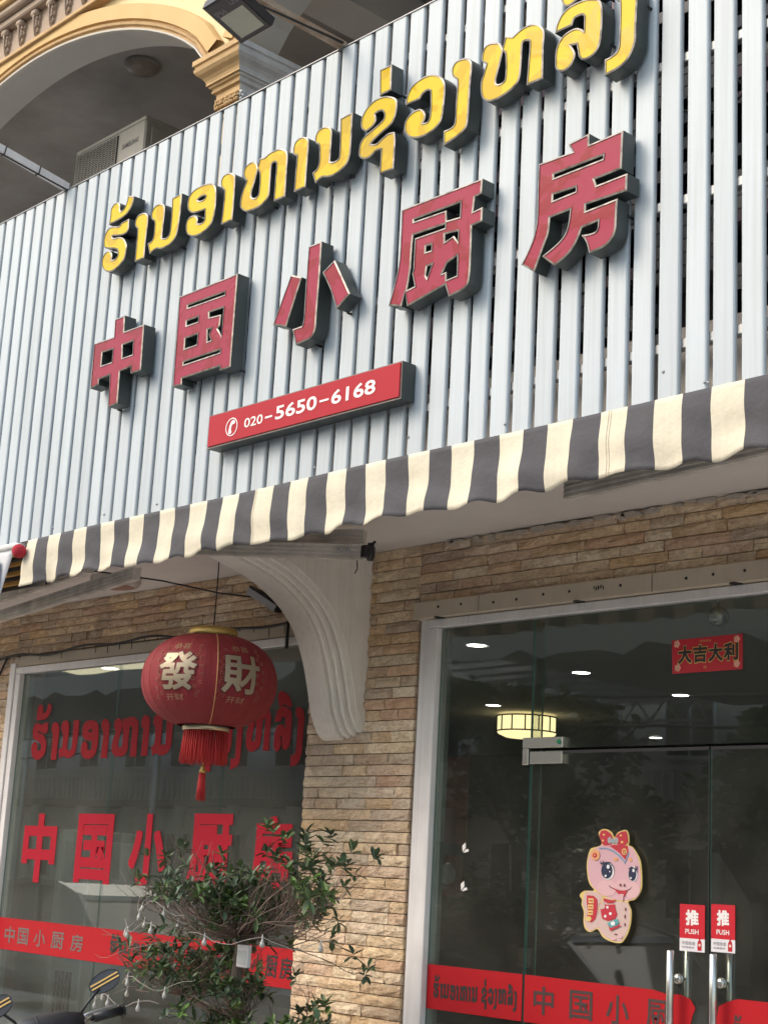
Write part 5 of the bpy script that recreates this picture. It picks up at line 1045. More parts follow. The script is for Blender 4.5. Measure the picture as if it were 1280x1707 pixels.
for k in range(34):
    t = 2 * PI * k / 34; r = .015 - (k % 2) * .006
    t6.tube([(LC.x + r * math.cos(t), LC.y + r * math.sin(t), LC.z - RZ - .238), (LC.x + r * 1.5 * math.cos(t), LC.y + r * 1.5 * math.sin(t), LC.z - RZ - .375 + rt.uniform(-.008, .008))], .0024, 4)
t6.build('tassel', m_thread, ln)

# ---- soffit fittings and cables
rl = empty('soffit_lamp', (-8.1, 4.95, 3.2), 'round dusty soffit lamp above the left arm of the awning', 'lamp')
MB().lathe([(.15, .05), (.155, .02), (.145, 0), (.12, -.012)], (-8.0, 5.17, 3.235), 32).build('ring', m_alu, rl)
MB().lathe([(.12, -.012), (.08, -.022), (.0001, -.026)], (-8.0, 5.17, 3.235), 32).build('diffuser', M('dusty_diffuser', (.30, .17, .13), .6), rl)
wf = empty('wall_floodlight', (-6.9, 5.40, 3.0), 'black floodlight fixed on the stones behind the curved bracket', 'floodlight')
fm_ = MB(); a = Vector((-7.03, 5.46, 3.155)); b = Vector((-6.80, 5.50, 3.035))
fm_.beam(a, b, .05, .055); fm_.build('housing', m_black, wf)
MB().beam(a + Vector((.01, -.03, -.006)), b + Vector((-.01, -.03, -.004)), .006, .04).build('lens', M('flood_lens', (.42, .44, .45), .2), wf)
cable = MB(); cable.tube([(-7.9, 4.9, 3.27), (-7.55, 5.2, 3.22), (-7.25, 5.4, 3.15), (-6.99, 5.46, 3.11)], .005, 6)
tag(cable.build('lamp_cable', m_rubber), 'thin black cable sagging from the soffit to the wall floodlight', 'cable')
rc = random.Random(9); c2 = MB(); pts = []
for i in range(60):
    x = -10.6 + i * (4.05 / 59); z = 2.952 + .012 * math.sin(i * .55) + .010 * math.sin(i * .21 + 1) - (.0 if x < -6.9 else (x + 6.9) * .0)
    pts.append((x, YW - .035, z))
c2.tube(pts, .008, 6)
for i in range(2, 58, 2):
    if rc.random() < .7: p = pts[i]; c2.tube([p, (p[0] + rc.uniform(-.004, .004), p[1], p[2] - rc.uniform(.02, .06))], .0025, 5)
c2.tube([(-6.72, YW - .04, 2.95), (-6.715, YW - .045, 2.87), (-6.72, YW - .04, 2.80)], .010, 6)
c2.tube([(-9.80, YW - .035, 2.95), (-9.92, YW - .03, 2.80), (-10.05, YW - .03, 2.55)], .008, 6)
tag(c2.build('string_cable', m_rubber), 'black cable with dangling ties along the top of the left window', 'cable')
tag(MB().lathe([(.0001, -.03), (.03, -.028), (.035, 0)], (-10.2, YW - .03, 3.10), 12, axis='y').build('wall_sensor', m_black), 'small black round sensor on the stones at the left edge', 'sensor')

# ================================================================== upper floor arcade
ar = empty('arcade', (-8, 5.0, 3.6), 'yellow stucco arcade of the upper floor with wide arches above the sign', 'arcade')
YB = 5.0
def arch_curve(cx, hw, zs, rise, n=40):
    """depressed arch: from right spring to left spring"""
    out = []
    for i in range(n + 1):
        u = 1 - 2 * i / n; au = abs(u)
        out.append((cx + hw * u, zs + rise * (1 - au ** 1.9) ** .78))
    return out
HW = 2.17
archs = [(-9.425, HW), (-4.72, HW), (-14.13, HW)]
def offs(c, d):
    o = []
    for i in range(len(c)):
        a = Vector(c[max(0, i - 1)]); b = Vector(c[min(len(c) - 1, i + 1)]); t = (b - a).normalized()
        nn = Vector((t.y, -t.x)); nn = nn if nn.y > 0 or abs(nn.y) < .05 else -nn
        if i == 0: nn = Vector((.72, .35)).normalized() * 1
        if i == len(c) - 1: nn = Vector((-.72, .35)).normalized()
        o.append((c[i][0] + nn.x * d, c[i][1] + nn.y * d))
    return o
face = MB(); soff = MB()
for cx_, hw in archs:
    c = arch_curve(cx_, hw, 6.40, .80)
    for (x0, z0), (x1, z1) in zip(c[:-1], c[1:]):
        k = len(face.v); face.add([(x0, YB, z0), (x1, YB, z1), (x1, YB, 9.0), (x0, YB, 9.0)], [(0, 1, 2, 3)])
        soff.add([(x0, YB, z0), (x1, YB, z1), (x1, YB + .25, z1), (x0, YB + .25, z0)], [(0, 1, 2, 3)])
        soff.add([(x0, YB + .25, z0), (x1, YB + .25, z1), (x1, YB + .25, 7.6), (x0, YB + .25, 7.6)], [(0, 1, 2, 3)])
    # swept archivolt mouldings: (distance out from the arch edge, proud of the wall, material)
    pf_ = [(0, 0, 1), (0, .030, 1), (.012, .034, 1), (.014, .020, 2), (.030, .018, 2), (.034, .040, 2), (.050, .044, 2), (.056, .026, 2), (.066, .026, 0), (.070, .050, 0), (.172, .052, 0), (.180, .030, 0), (.180, -.01, 0)]
    mo = MB(); ring_ = [offs(c, d) for d, _, _ in pf_]
    for r_ in range(len(pf_) - 1):
        for i in range(len(c) - 1):
            A_, B_ = ring_[r_], ring_[r_ + 1]; ya, yb = YB - pf_[r_][1], YB - pf_[r_ + 1][1]
            mo.add([(A_[i][0], ya, A_[i][1]), (A_[i + 1][0], ya, A_[i + 1][1]), (B_[i + 1][0], yb, B_[i + 1][1]), (B_[i][0], yb, B_[i][1])], [(0, 1, 2, 3)], pf_[r_][2], False)
    mo.build('archivolt', [m_ochre, M('white_edge', (.62, .58, .52), .7), m_ochre2], ar)
for x0, x1 in ((-7.255, -6.89), (-11.96, -11.595), (-2.55, -1.5)):
    face.add([(x0, YB, 6.36), (x1, YB, 6.36), (x1, YB, 9.0), (x0, YB, 9.0)], [(0, 1, 2, 3)])
    soff.box(x0, x1, YB + .01, YB + .25, 6.38, 7.6)
face.build('wall_face', m_yellow_p, ar); soff.build('arch_soffit', m_upper, ar)
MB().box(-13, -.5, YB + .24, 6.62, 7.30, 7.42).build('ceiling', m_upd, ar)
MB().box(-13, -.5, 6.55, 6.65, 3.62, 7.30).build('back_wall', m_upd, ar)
MB().bbox(-7.20, -6.86, YB + .25, 6.55, 7.02, 7.30).build('ceiling_beam', m_upper, ar)
# cornice
co = MB()
co.bbox(-13, -.5, YB - .075, YB + .02, 7.315, 7.345).bbox(-13, -.5, YB - .055, YB + .02, 7.346, 7.362).build('cornice_fillet', m_ochre2, ar)
MB().box(-13, -.5, YB - .03, YB + .02, 7.363, 7.585).build('frieze', m_frieze, ar)
MB().bbox(-13, -.5, YB - .10, YB + .02, 7.586, 7.645, .01).bbox(-13, -.5, YB - .145, YB + .02, 7.647, 7.70, .012).build('cornice_moulding', m_frieze, ar)
MB().bbox(-13, -.5, YB - .18, YB + .02, 7.702, 7.745, .01).bbox(-13, -.5, YB - .10, YB + .02, 7.747, 7.80, .01).build('cornice_crown', m_ochre, ar)
# acanthus modillions: scroll + leaf relief
am = MB()
lf = [(0, -.004), (.010, .012), (.007, .030), (.022, .038), (.030, .056), (.019, .068), (.034, .084), (.040, .106), (.026, .116), (.040, .134), (.044, .156), (.030, .170), (.034, .186)]
def leafp(k_, dz): return [(x * k_, .012 + dz + z * k_) for x, z in lf] + [(-x * k_, .012 + dz + z * k_) for x, z in lf[::-1][:-1]]
am.prism([leafp(1, 0)], -.050, -.028, 0, 0); am.prism([leafp(.66, .045)], -.064, -.049, 0, 0)
am.tube([(0, -.052, .02), (0, -.066, .08), (0, -.074, .14), (0, -.078, .19)], [.004, .006, .008, .009], 8)
am.lathe([(.0001, -.034), (.020, -.034), (.026, -.018), (.026, .018), (.020, .034), (.0001, .034)], (0, -.066, .192), 12, axis='x')
for s_ in (-1, 1): am.ball((s_ * .026, -.060, .150), .010, 8); am.ball((s_ * .022, -.056, .098), .009, 8)
first = None
for k in range(22):
    x = -12.6 + k * .2105 * 1.0 + .06
    if first is None:
        for v in am.v: pass
        first = MB(); first.v = [Vector((v.x + x, v.y + YB, v.z + 7.365)) for v in am.v]; first.f = am.f; first.m = am.m; first.sm = am.sm
        fo = first.build('acanthus_modillion', m_frieze, ar); x_0 = x
    else:
        o = fo.copy(); COL.objects.link(o); o.parent = ar; o.location = (x - x_0, 0, 0)
for sx in (-6.88 + .35, ):
    pass
# oval medallion above
MB().lathe([(.0001, -.03), (.16, -.03), (.19, -.05), (.22, -.05), (.235, -.02), (.24, .01)], (-10.22, YB, 8.12), 36, axis='y').build('medallion', [m_ochre], ar)
MB().lathe([(.0001, -.034), (.165, -.034)], (-10.22, YB, 8.12), 36, axis='y').build('medallion_panel', M('blue_grey_panel', (.25, .33, .34), .7), ar)
# columns with capitals
def column(cx_, nm='capital'):
    t = empty('column', (cx_, 5.2, 3.62), {0: 'ochre moulded column capital with leaf carving beside the floodlight'}[0] if abs(cx_ + 7.07) < .1 else 'ochre column of the arcade further along', 'column')
    yf = 4.925; yb = 5.75
    # inset profile from the top down: (z, inset)
    pr = [(6.405, 0), (6.36, 0), (6.352, .012), (6.335, .014), (6.325, .006), (6.30, .010), (6.275, .024), (6.25, .048), (6.225, .062), (6.20, .068), (6.185, .066), (6.178, .080), (6.165, .082), (6.155, .096), (6.14, .10), (6.135, .092), (6.12, .096), (6.11, .115), (5.985, .125), (5.975, .108), (5.955, .108), (5.945, .125), (3.62, .125)]
    pr = [((6.39 - (6.405 - z) * .74) if z > 6 else (6.17 - (6.11 - z) * 1.15 if z > 5.9 else z), i) for z, i in pr]
    m = MB(); hw = .232
    for mi_, seg in ((0, 'front'), (1, 'side'), (0, 'left'), (1, 'back')):
        for (z0, i0), (z1, i1) in zip(pr[:-1], pr[1:]):
            def P4(z, i): return {'front': ((cx_ - hw + i, yf + i), (cx_ + hw - i, yf + i)), 'side': ((cx_ + hw - i, yf + i), (cx_ + hw - i, yb - i)), 'left': ((cx_ - hw + i, yb - i), (cx_ - hw + i, yf + i)), 'back': ((cx_ + hw - i, yb - i), (cx_ - hw + i, yb - i))}[seg]
            a, b = P4(z0, i0), P4(z1, i1)
            m.add([(*a[0], z0), (*a[1], z0), (*b[1], z1), (*b[0], z1)], [(0, 1, 2, 3)], mi_)
    m.add([(cx_ - hw, yf, 6.39), (cx_ + hw, yf, 6.39), (cx_ + hw, yb, 6.39), (cx_ - hw, yb, 6.39)], [(0, 1, 2, 3)], 0)
    m.build('shaft_and_capital', [m_ochre2, m_upper2], t)
    for side, mt in (('f', m_ochre2), ('r', m_upper2)):
        cv = MB(); rr = random.Random(7)
        n_ = 5 if side == 'f' else 12
        for k in range(n_):
            for q in range(6):
                a_ = q * 1.05; rad = .026
                u = (-.095 + k * .047) if side == 'f' else (.14 + k * .05)
                du = rad * .8 * math.cos(a_); dz = rad * math.sin(a_)
                if side == 'f': p = (cx_ + u + du, yf + .112, 6.098 + dz)
                else: p = (cx_ + hw - .112, yf + u + du, 6.098 + dz)
                cv.ball(p, rr.uniform(.009, .015), 7)
            p = (cx_ + (-.095 + k * .047), yf + .108, 6.098) if side == 'f' else (cx_ + hw - .108, yf + .14 + k * .05, 6.098)
            cv.ball(p, .013, 7)
        cv.build('leaf_carving', mt, t)
    return t
column(-7.07); column(-2.37); column(-11.775)
# air conditioner on the balcony
ac = empty('outdoor_ac_unit', (-9.27, 5.8, 6.0), 'grey outdoor air conditioning unit under the left arch behind the sign', 'air conditioner')
ax0, ax1, ay0, ay1, az0, az1 = -9.735, -8.825, 5.60, 5.93, 6.02, 6.815
MB().bbox(ax0, ax1, ay0, ay1, az0, az1, .012).build('casing', m_acw, ac)
MB().bbox(ax0 - .006, ax1 + .006, ay0 - .006, ay1 + .006, az1 - .03, az1 + .008, .008).build('top_lid', m_acw, ac)
gr = MB(); gx0, gx1 = ax0 + .02, ax0 + .565
gr.box(gx0, gx1, ay0 - .004, ay0 - .001, az0 + .05, az1 - .04); gr.build('fan_opening', M('fan_dark', (.02, .02, .02), .8), ac)
gl = MB()
for k in range(44): gl.box(gx0, gx1, ay0 - .012, ay0 - .006, az0 + .055 + k * .0158, az0 + .0595 + k * .0158)
for k in range(13): gl.box(gx0 + k * .0453 - .002, gx0 + k * .0453 + .002, ay0 - .016, ay0 - .0125, az0 + .05, az1 - .04)
gl.build('fan_grille', m_acw, ac)
tb = MB(); put_text(tb, 'SAMSUNG', ax0 + .625, ax0 + .835, az1 - .175, az1 - .135, ay0 - .002, bold=.02); tb.build('lettering', M('ac_ink', (.06, .06, .07), .6), ac, recalc=False)
MB().bbox(ax1 + .001, ax1 + .012, ay0 + .05, ay1 - .05, az0 + .3, az1 - .06).build('service_cover', m_acw, ac)
sb = MB(); sb.box(ax0 + .1, ax0 + .14, ay0 - .02, 6.55, az0 - .05, az0 - .008).box(ax1 - .14, ax1 - .10, ay0 - .02, 6.55, az0 - .05, az0 - .008); sb.build('support_bracket', m_galv, ac)
cl2 = empty('ceiling_dome_light', (-8.99, 5.62, 7.2), 'round unlit dome light on the dark balcony ceiling under the arch', 'ceiling light')
MB().lathe([(.13, 0), (.135, -.02), (.125, -.03)], (-8.99, 5.63, 7.30), 32).build('rim', m_acw, cl2)
MB().lathe([(.125, -.03), (.11, -.055), (.07, -.075), (.0001, -.082)], (-8.99, 5.63, 7.30), 32).build('diffuser', M('old_diffuser', (.24, .20, .17), .35), cl2)

# ---- floodlight on its arm, second arm at the left
fa = empty('sign_floodlight', (-5.2, 4.34, 5.44), 'black floodlight on a rusty arm reaching out from the top of the sign', 'floodlight')
MB().beam((-5.20, 4.36, 5.455), (-5.20, 3.42, 5.475), .045, .028).build('arm', m_rust, fa)
MB().tube([(-5.17, 4.33, 5.45), (-5.17, 3.9, 5.425), (-5.18, 3.72, 5.42)], .006, 6).build('supply_cable', m_rubber, fa)
A0 = Vector((-5.305, 3.605, 5.358)); A1 = Vector((-5.305, 3.835, 5.283)); ex = Vector((.225, 0, .004)); 
dn = (A1 - A0).cross(ex).normalized(); dn = dn if dn.z < 0 else -dn
def quadbox(o_, u, v, n, t): return [o_, o_ + u, o_ + u + v, o_ + v, o_ + n * t, o_ + u + n * t, o_ + u + v + n * t, o_ + v + n * t]
BF = [(0, 1, 2, 3), (7, 6, 5, 4), (0, 4, 5, 1), (1, 5, 6, 2), (2, 6, 7, 3), (3, 7, 4, 0)]
v_ = A1 - A0
MB().add(quadbox(A0, ex, v_, -dn, .045), BF).add(quadbox(A0 + ex * .1 + v_ * .1 - dn * .045, ex * .8, v_ * .8, -dn, .02), BF).build('housing', m_black, fa)
MB().add(quadbox(A0 + ex * .04 + v_ * .04, ex * .92, v_ * .92, dn, .003), BF).build('bezel', M('flood_bezel', (.03, .032, .035), .25), fa)
MB().add(quadbox(A0 + ex * .15 + v_ * .34 + dn * .003, ex * .72, v_ * .56, dn, .002), BF).build('lens', M('flood_lens2', (.50, .51, .42), .18, noise=((.34, .35, .3), 8, 1)), fa)
fu = ex.normalized(); fv = v_.normalized()
for nm_, uu, vv, sz_ in (('IP66', .12, .20, .030), ('LED', .66, .12, .026)):
    vs, fs, asp = text_mesh(nm_); o3 = A0 + ex * uu + v_ * vv + dn * .0045
    lt = MB(); lt.add([o3 + fu * (u * sz_ * asp) + fv * ((1 - v) * sz_) for u, v in vs], fs); lt.build('marking', M('flood_marking', (.25, .25, .26), .5), fa, recalc=False)
yk = MB(); yk.tube([(-5.315, 3.70, 5.36), (-5.315, 3.66, 5.44), (-5.2, 3.64, 5.47), (-5.07, 3.66, 5.44), (-5.07, 3.70, 5.36)], .010, 6); yk.build('yoke', m_black, fa)
la = empty('outrigger_bar', (-7.66, 4.34, 5.44), 'white square tube reaching out from the sign top at the left', 'bar')
MB().beam((-7.655, 4.36, 5.462), (-7.655, 3.55, 5.60), .038, .045).build('tube', m_frame, la)
MB().tube([(-7.63, 4.35, 5.435), (-7.63, 3.9, 5.50), (-7.635, 3.6, 5.56)], .005, 6).build('wire', m_rubber, la)
for yy in (4.16, 3.93, 3.7): MB().beam((-7.655, yy, 5.462 + (4.36 - yy) * .17), (-7.655, yy - .006, 5.462 + (4.366 - yy) * .17), .046, .056).build('cable_tie', m_rubber, la)

# ================================================================== potted cloud-pruned tree
rt = random.Random(21)
TX, TY = -5.87, 4.65
tr = empty('potted_tree', (TX, TY, 0), 'tiered ornamental tree with half bare twigs in front of the stone pillar', 'tree')
MB().lathe([(.0001, .02), (.20, .02), (.23, .06), (.27, .36), (.30, .42), (.29, .45), (.26, .44), (.25, .38), (.0001, .37)], (TX, TY, 0), 28).build('pot', M('glazed_pot', (.16, .09, .06), .3), tr)
trk = [(TX + .01, TY, .35), (TX - .02, TY, .6), (TX + .02, TY + .01, .85), (TX - .015, TY, 1.05), (TX - .01, TY, 1.18), (TX + .01, TY, 1.31)]
MB().tube(trk, [.045, .040, .034, .030, .027, .022], 10).build('trunk', m_trunk, tr)
tw = MB(); tips = []
def branch(p, d, L, r, depth, curl, fac):
    pts = [Vector(p)]; d = Vector(d).normalized(); n = 5
    for i in range(n):
        d = (d + Vector((rt.uniform(-.28, .28), rt.uniform(-.28, .28), rt.uniform(-.2, .2) + curl * .17))).normalized()
        pts.append(pts[-1] + d * L / n)
    tw.tube(pts, [r * (1 - .55 * i / n) for i in range(n + 1)], 4 if r > .003 else 3, caps=False)
    if depth > 0:
        for k in range(rt.choice((2, 3, 3))):
            q = pts[rt.choice((2, 3, 4, 5))]; dd = (d + Vector((rt.uniform(-.9, .9), rt.uniform(-.9, .9), rt.uniform(-.3, .7)))).normalized()
            branch(q, dd, L * rt.uniform(.5, .8), r * .62, depth - 1, curl, fac)
    else: tips.append((pts[-1], d, fac))
def tier(c, rx, ry, h, n, leafy, r0_=.006):
    for i in range(n):
        t = rt.uniform(0, 2 * PI); q = rt.random() ** .6
        d = Vector((math.cos(t) * rx * q, math.sin(t) * ry * q, h * (1.08 - q * .8) * rt.uniform(.45, 1) + .02)); L = d.length * .66
        branch(c, (d.x, d.y, d.z * .7), max(L, .07), r0_ * rt.uniform(.45, .9), 2, .34, leafy(math.cos(t) * q, math.sin(t) * q))
# screen-left in the photograph is -x, -y; bare twigs there, leaves on top and at the right
tier(Vector((TX - .02, TY, 1.28)), .76, .52, .22, 96, lambda a, b: 1.0 if a > .15 else (.75 if abs(a) < .35 else .28))
tier(Vector((TX - .42, TY, .99)), .52, .40, .26, 48, lambda a, b: .95 if a > .15 else .38)
tier(Vector((TX + .05, TY - .02, .93)), .22, .24, .28, 18, lambda a, b: 1.2)
tier(Vector((TX + .48, TY, .68)), .48, .36, .28, 40, lambda a, b: 1.3)
tier(Vector((TX - .05, TY, .62)), .42, .36, .26, 26, lambda a, b: 1.3)
for a_, b_ in (((TX, TY, .94), (TX - .42, TY, 1.0)), ((TX, TY, .64), (TX + .48, TY, .69))):
    tw.tube([a_, ((a_[0] + b_[0]) / 2, TY + .01, (a_[2] + b_[2]) / 2 - .03), b_], [.020, .015, .012], 8)
tag(tw.build('twigs', m_twig, tr, recalc=False), kind='stuff')
def leaf_verts(p, d, up, L, W_):
    d = d.normalized(); s_ = d.cross(up); s_ = s_.normalized() if s_.length > .05 else d.orthogonal().normalized(); n_ = s_.cross(d)
    c = [p, p + d * L * .35 + s_ * W_ * .42 + n_ * .002, p + d * L * .7 + s_ * W_ * .5 - n_ * .003, p + d * L - n_ * L * .16, p + d * L * .7 - s_ * W_ * .5 - n_ * .003, p + d * L * .35 - s_ * W_ * .42 + n_ * .002, p + d * L * .38 - n_ * .004, p + d * L * .72 - n_ * .008]
    return c, [(0, 1, 6), (1, 2, 7, 6), (2, 3, 7), (0, 6, 5), (6, 7, 4, 5), (7, 3, 4)]
leaves = []
rt.shuffle(tips)
for (p, d, fac) in tips:
    cl_ = math.sin(p.x * 11 + 1.3) * math.sin(p.y * 9 + .4) + math.sin(p.z * 13 + p.x * 5)
    if rt.random() > fac * .72 * (1.5 if cl_ > .25 else .95 if cl_ > -.4 else .15): continue
    n_ = rt.choice((5, 6, 7, 8)); mi = rt.choices((0, 1, 2), (5, 4, 1.2 if p.z < 1.5 else .5))[0]
    for k in range(n_):
        a_ = 2 * PI * k / n_ + rt.uniform(-.3, .3); el = rt.uniform(-.1, .9)
        o1 = d.orthogonal().normalized(); o2 = d.cross(o1)
        dd = (o1 * math.cos(a_) + o2 * math.sin(a_)) * math.cos(el) + d * math.sin(el) + Vector((0, 0, .15))
        leaves.append((p + d * rt.uniform(-.015, .01), dd, rt.uniform(.036, .076), rt.uniform(.018, .028), mi))
leaves.sort(key=lambda l: (l[0] - Vector((0, 0, 1.6))).length - l[2] * 10)
lmats = (m_leaf, m_leaf2, m_leaf3); lv = {}
step = max(1, len(leaves) // 300); pick = set(range(0, len(leaves), step)[:300] if len(leaves) > 300 else range(len(leaves)))
rest = MB()
for i, (p, d, L, W_, mi) in enumerate(leaves):
    if i in pick:
        key = (i % 8, mi)
        if key not in lv:
            c, f = leaf_verts(Vector((0, 0, 0)), Vector((1, 0, 0)), Vector((0, 0, 1)), 1, .34 + .06 * (i % 3))
            me = bpy.data.meshes.new('leaf'); me.from_pydata([tuple(q) for q in c], [], f); me.materials.append(lmats[mi]); lv[key] = me
        o = bpy.data.objects.new('leaf', lv[key]); COL.objects.link(o); o.parent = tr
        o.rotation_mode = 'QUATERNION'; o.rotation_quaternion = d.to_track_quat('X', 'Z'); o.location = p - tr.location; o.scale = (L, L, L)
    else:
        c, f = leaf_verts(p, d, Vector((0, 0, 1)), L, W_); rest.add(c, f, mi)
tag(rest.build('foliage', list(lmats), tr, recalc=False), kind='stuff')
tc_ = empty('plastic_tag', (TX + .10, TY - .03, 1.22), 'small white plastic box hung on the tree trunk', 'box')
MB().bbox(TX + .05, TX + .13, TY - .06, TY - .035, 1.155, 1.255, .004).build('case', m_white, tc_)
MB().bbox(TX + .06, TX + .12, TY - .063, TY - .0605, 1.17, 1.23, .002).build('label_panel', M('label_grey', (.6, .6, .58), .5), tc_)
# bulbs on a string
st_ = empty('string_lights', (TX, TY - .3, 1.3), 'string of small frosted bulbs draped over the ornamental tree', 'string lights')
wr = MB(); bulbs = []
def run(pts, nb_):
    wr.tube(pts, .0019, 4, caps=False)
    for k in range(nb_):
        f = (k + .5) / nb_ * (len(pts) - 1); i = int(f); q = Vector(pts[i]).lerp(Vector(pts[min(i + 1, len(pts) - 1)]), f - i); bulbs.append(q)
def arcpts(cx_, cy_, cz_, rx, ry, a0, a1, n, sag=.03):
    return [(cx_ + rx * math.cos(a0 + (a1 - a0) * i / n), cy_ + ry * math.sin(a0 + (a1 - a0) * i / n), cz_ + sag * math.sin(i * .9) + rt.uniform(-.004, .004)) for i in range(n + 1)]
run(arcpts(TX - .05, TY, 1.31, .60, .46, 2.7, 4.9, 26, .025), 5)
run(arcpts(TX - .05, TY, 1.40, .52, .42, 2.9, 5.0, 20, .03), 4)
run(arcpts(TX + .15, TY, 1.29, .55, .40, 4.6, 6.3, 18, .02), 3)
run(arcpts(TX - .42, TY, .97, .46, .38, 2.9, 5.3, 24, .02), 5)
run(arcpts(TX - .30, TY, 1.06, .34, .36, 3.4, 5.6, 16, .025), 3)
wr.build('wire', M('clear_wire', (.30, .27, .24), .5), st_)
bmesh0 = None
for q in bulbs:
    L_ = rt.uniform(.012, .035)
    if bmesh0 is None:
        m = MB(); m.lathe([(.0001, -.044), (.008, -.042), (.0115, -.033), (.010, -.025), (.005, -.014), (.004, -.006), (.0035, 0), (.0015, .012), (.0001, .012)], q, 12)
        bmesh0 = m.build('bulb', m_bulb, st_); q0 = q.copy()
    else:
        o = bmesh0.copy(); COL.objects.link(o); o.parent = st_; o.location = q - q0

# ================================================================== scooter by the window
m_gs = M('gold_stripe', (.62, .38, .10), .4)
def scooter(loc, rz, label, paint):
    t = empty('parked_scooter', (0, 0, 0), label, 'scooter')
    def loft(name, secs, mat):
        """secs = [(x, half width, z0, z1)]: rounded lofted body part along x"""
        m = MB(); n = 10
        for (x, hw, z0, z1) in secs:
            for j in range(n):
                a = 2 * PI * j / n; ca, sa = math.cos(a), math.sin(a)
                m.v.append(Vector((x, hw * math.copysign(abs(ca) ** .6, ca), (z0 + z1) / 2 + (z1 - z0) / 2 * math.copysign(abs(sa) ** .6, sa))))
        for i in range(len(secs) - 1):
            for j in range(n): m.f.append([i * n + j, i * n + (j + 1) % n, (i + 1) * n + (j + 1) % n, (i + 1) * n + j]); m.m.append(0); m.sm.append(True)
        m.f.append(list(range(n))[::-1]); m.m.append(0); m.sm.append(False); m.f.append([(len(secs) - 1) * n + j for j in range(n)]); m.m.append(0); m.sm.append(False)
        return m.build(name, mat, t)
    for x in (.62, -.62):
        w_ = MB().lathe([(.17, -.05), (.215, -.045), (.235, 0), (.215, .045), (.17, .05)], (x, 0, .235), 28, axis='y').build('wheel', m_rubber, t)
        MB().lathe([(.0001, -.03), (.04, -.03), (.05, -.02), (.165, -.025), (.172, .0), (.165, .025), (.05, .02), (.04, .03), (.0001, .03)], (x, 0, .235), 16, axis='y').build('rim', m_alu, w_)
    loft('rear_body', [(-.85, .05, .60, .68), (-.75, .12, .48, .74), (-.45, .16, .38, .74), (-.15, .14, .30, .68), (-.05, .10, .26, .45)], paint)
    loft('seat', [(-.80, .06, .74, .79), (-.65, .13, .74, .83), (-.35, .15, .73, .82), (-.10, .10, .68, .77), (-.02, .05, .66, .72)], m_black)
    loft('floorboard', [(-.08, .14, .24, .31), (.15, .17, .24, .30), (.34, .16, .26, .33)], m_black)
    loft('front_shield', [(.30, .20, .32, .55), (.36, .22, .40, .85), (.44, .17, .50, .96), (.52, .08, .55, .88)], paint)
    loft('front_fender', [(.38, .05, .38, .44), (.50, .075, .44, .50), (.62, .08, .46, .53), (.78, .06, .38, .46)], paint)
    MB().tube([(.62, .07, .235), (.55, .07, .50), (.46, .03, .72)], .018, 8).tube([(.62, -.07, .235), (.55, -.07, .50), (.46, -.03, .72)], .018, 8).build('fork', m_alu, t)
    loft('handlebar_cover', [(.28, .10, .94, 1.00), (.34, .16, .92, 1.04), (.42, .14, .90, 1.04), (.50, .07, .92, 1.0)], m_black)
    MB().ball((.49, 0, .96), .062, 14).build('headlight', M('headlight_glass', (.5, .5, .5), .1, .3), t)
    bar = MB().tube([(.36, -.20, .985), (.33, -.14, .985), (.35, 0, .98), (.33, .14, .985), (.36, .20, .985)], .011, 8).build('handlebar', m_steel, t)
    for s_ in (-1, 1):
        g = MB().tube([(.355, s_ * .20, .985), (.335, s_ * .33, .99)], .019, 12); g.lathe([(.024, 0), (.024, .01)], (.335, s_ * .335, .99), 12, axis='y'); g.build('grip', m_black, t)
        MB().tube([(.40, s_ * .17, .985), (.425, s_ * .22, .99), (.415, s_ * .36, 1.0)], [.010, .008, .006], 8).build('brake_lever', M('lever_alloy', (.7, .7, .7), .25, .6), t)
        mr = MB().tube([(.36, s_ * .13, 1.0), (.35, s_ * .17, 1.05), (.34, s_ * .23, 1.10)], .006, 8).build('mirror_stalk', m_black, t)
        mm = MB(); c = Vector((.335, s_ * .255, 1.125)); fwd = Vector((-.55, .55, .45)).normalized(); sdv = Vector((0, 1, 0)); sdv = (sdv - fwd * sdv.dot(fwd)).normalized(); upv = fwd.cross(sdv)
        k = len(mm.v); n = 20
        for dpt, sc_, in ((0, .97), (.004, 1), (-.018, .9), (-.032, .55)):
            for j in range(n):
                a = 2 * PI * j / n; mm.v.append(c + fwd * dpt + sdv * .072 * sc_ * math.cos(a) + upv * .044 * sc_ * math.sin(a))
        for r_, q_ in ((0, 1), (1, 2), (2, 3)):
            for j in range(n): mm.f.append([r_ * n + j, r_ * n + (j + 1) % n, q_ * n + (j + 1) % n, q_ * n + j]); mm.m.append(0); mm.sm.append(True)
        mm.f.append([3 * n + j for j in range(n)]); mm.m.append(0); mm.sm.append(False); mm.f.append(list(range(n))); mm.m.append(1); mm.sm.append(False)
        mo = mm.build('mirror', [m_black, M('mirror_face', (.03, .03, .028), .22)], mr)  # dark glossy face where the mirror glass sits, gold bars laid across it
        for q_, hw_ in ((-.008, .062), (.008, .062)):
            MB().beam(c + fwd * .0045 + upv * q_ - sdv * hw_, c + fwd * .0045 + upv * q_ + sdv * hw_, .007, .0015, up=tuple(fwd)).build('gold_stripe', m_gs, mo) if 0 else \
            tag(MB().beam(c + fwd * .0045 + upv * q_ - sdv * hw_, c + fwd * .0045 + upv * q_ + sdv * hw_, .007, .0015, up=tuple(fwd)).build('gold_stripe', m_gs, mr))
    MB().tube([(.36, .05, 1.0), (.30, .10, 1.06), (.18, .12, .92), (.25, .10, .70)], .005, 6).build('brake_cable', m_rubber, t)
    MB().tube([(-.1, .14, .28), (-.2, .24, .01)], .010, 8).build('side_stand', m_alu, t)
    t.location = loc; t.rotation_euler = (math.radians(-11), 0, rz)
    return t
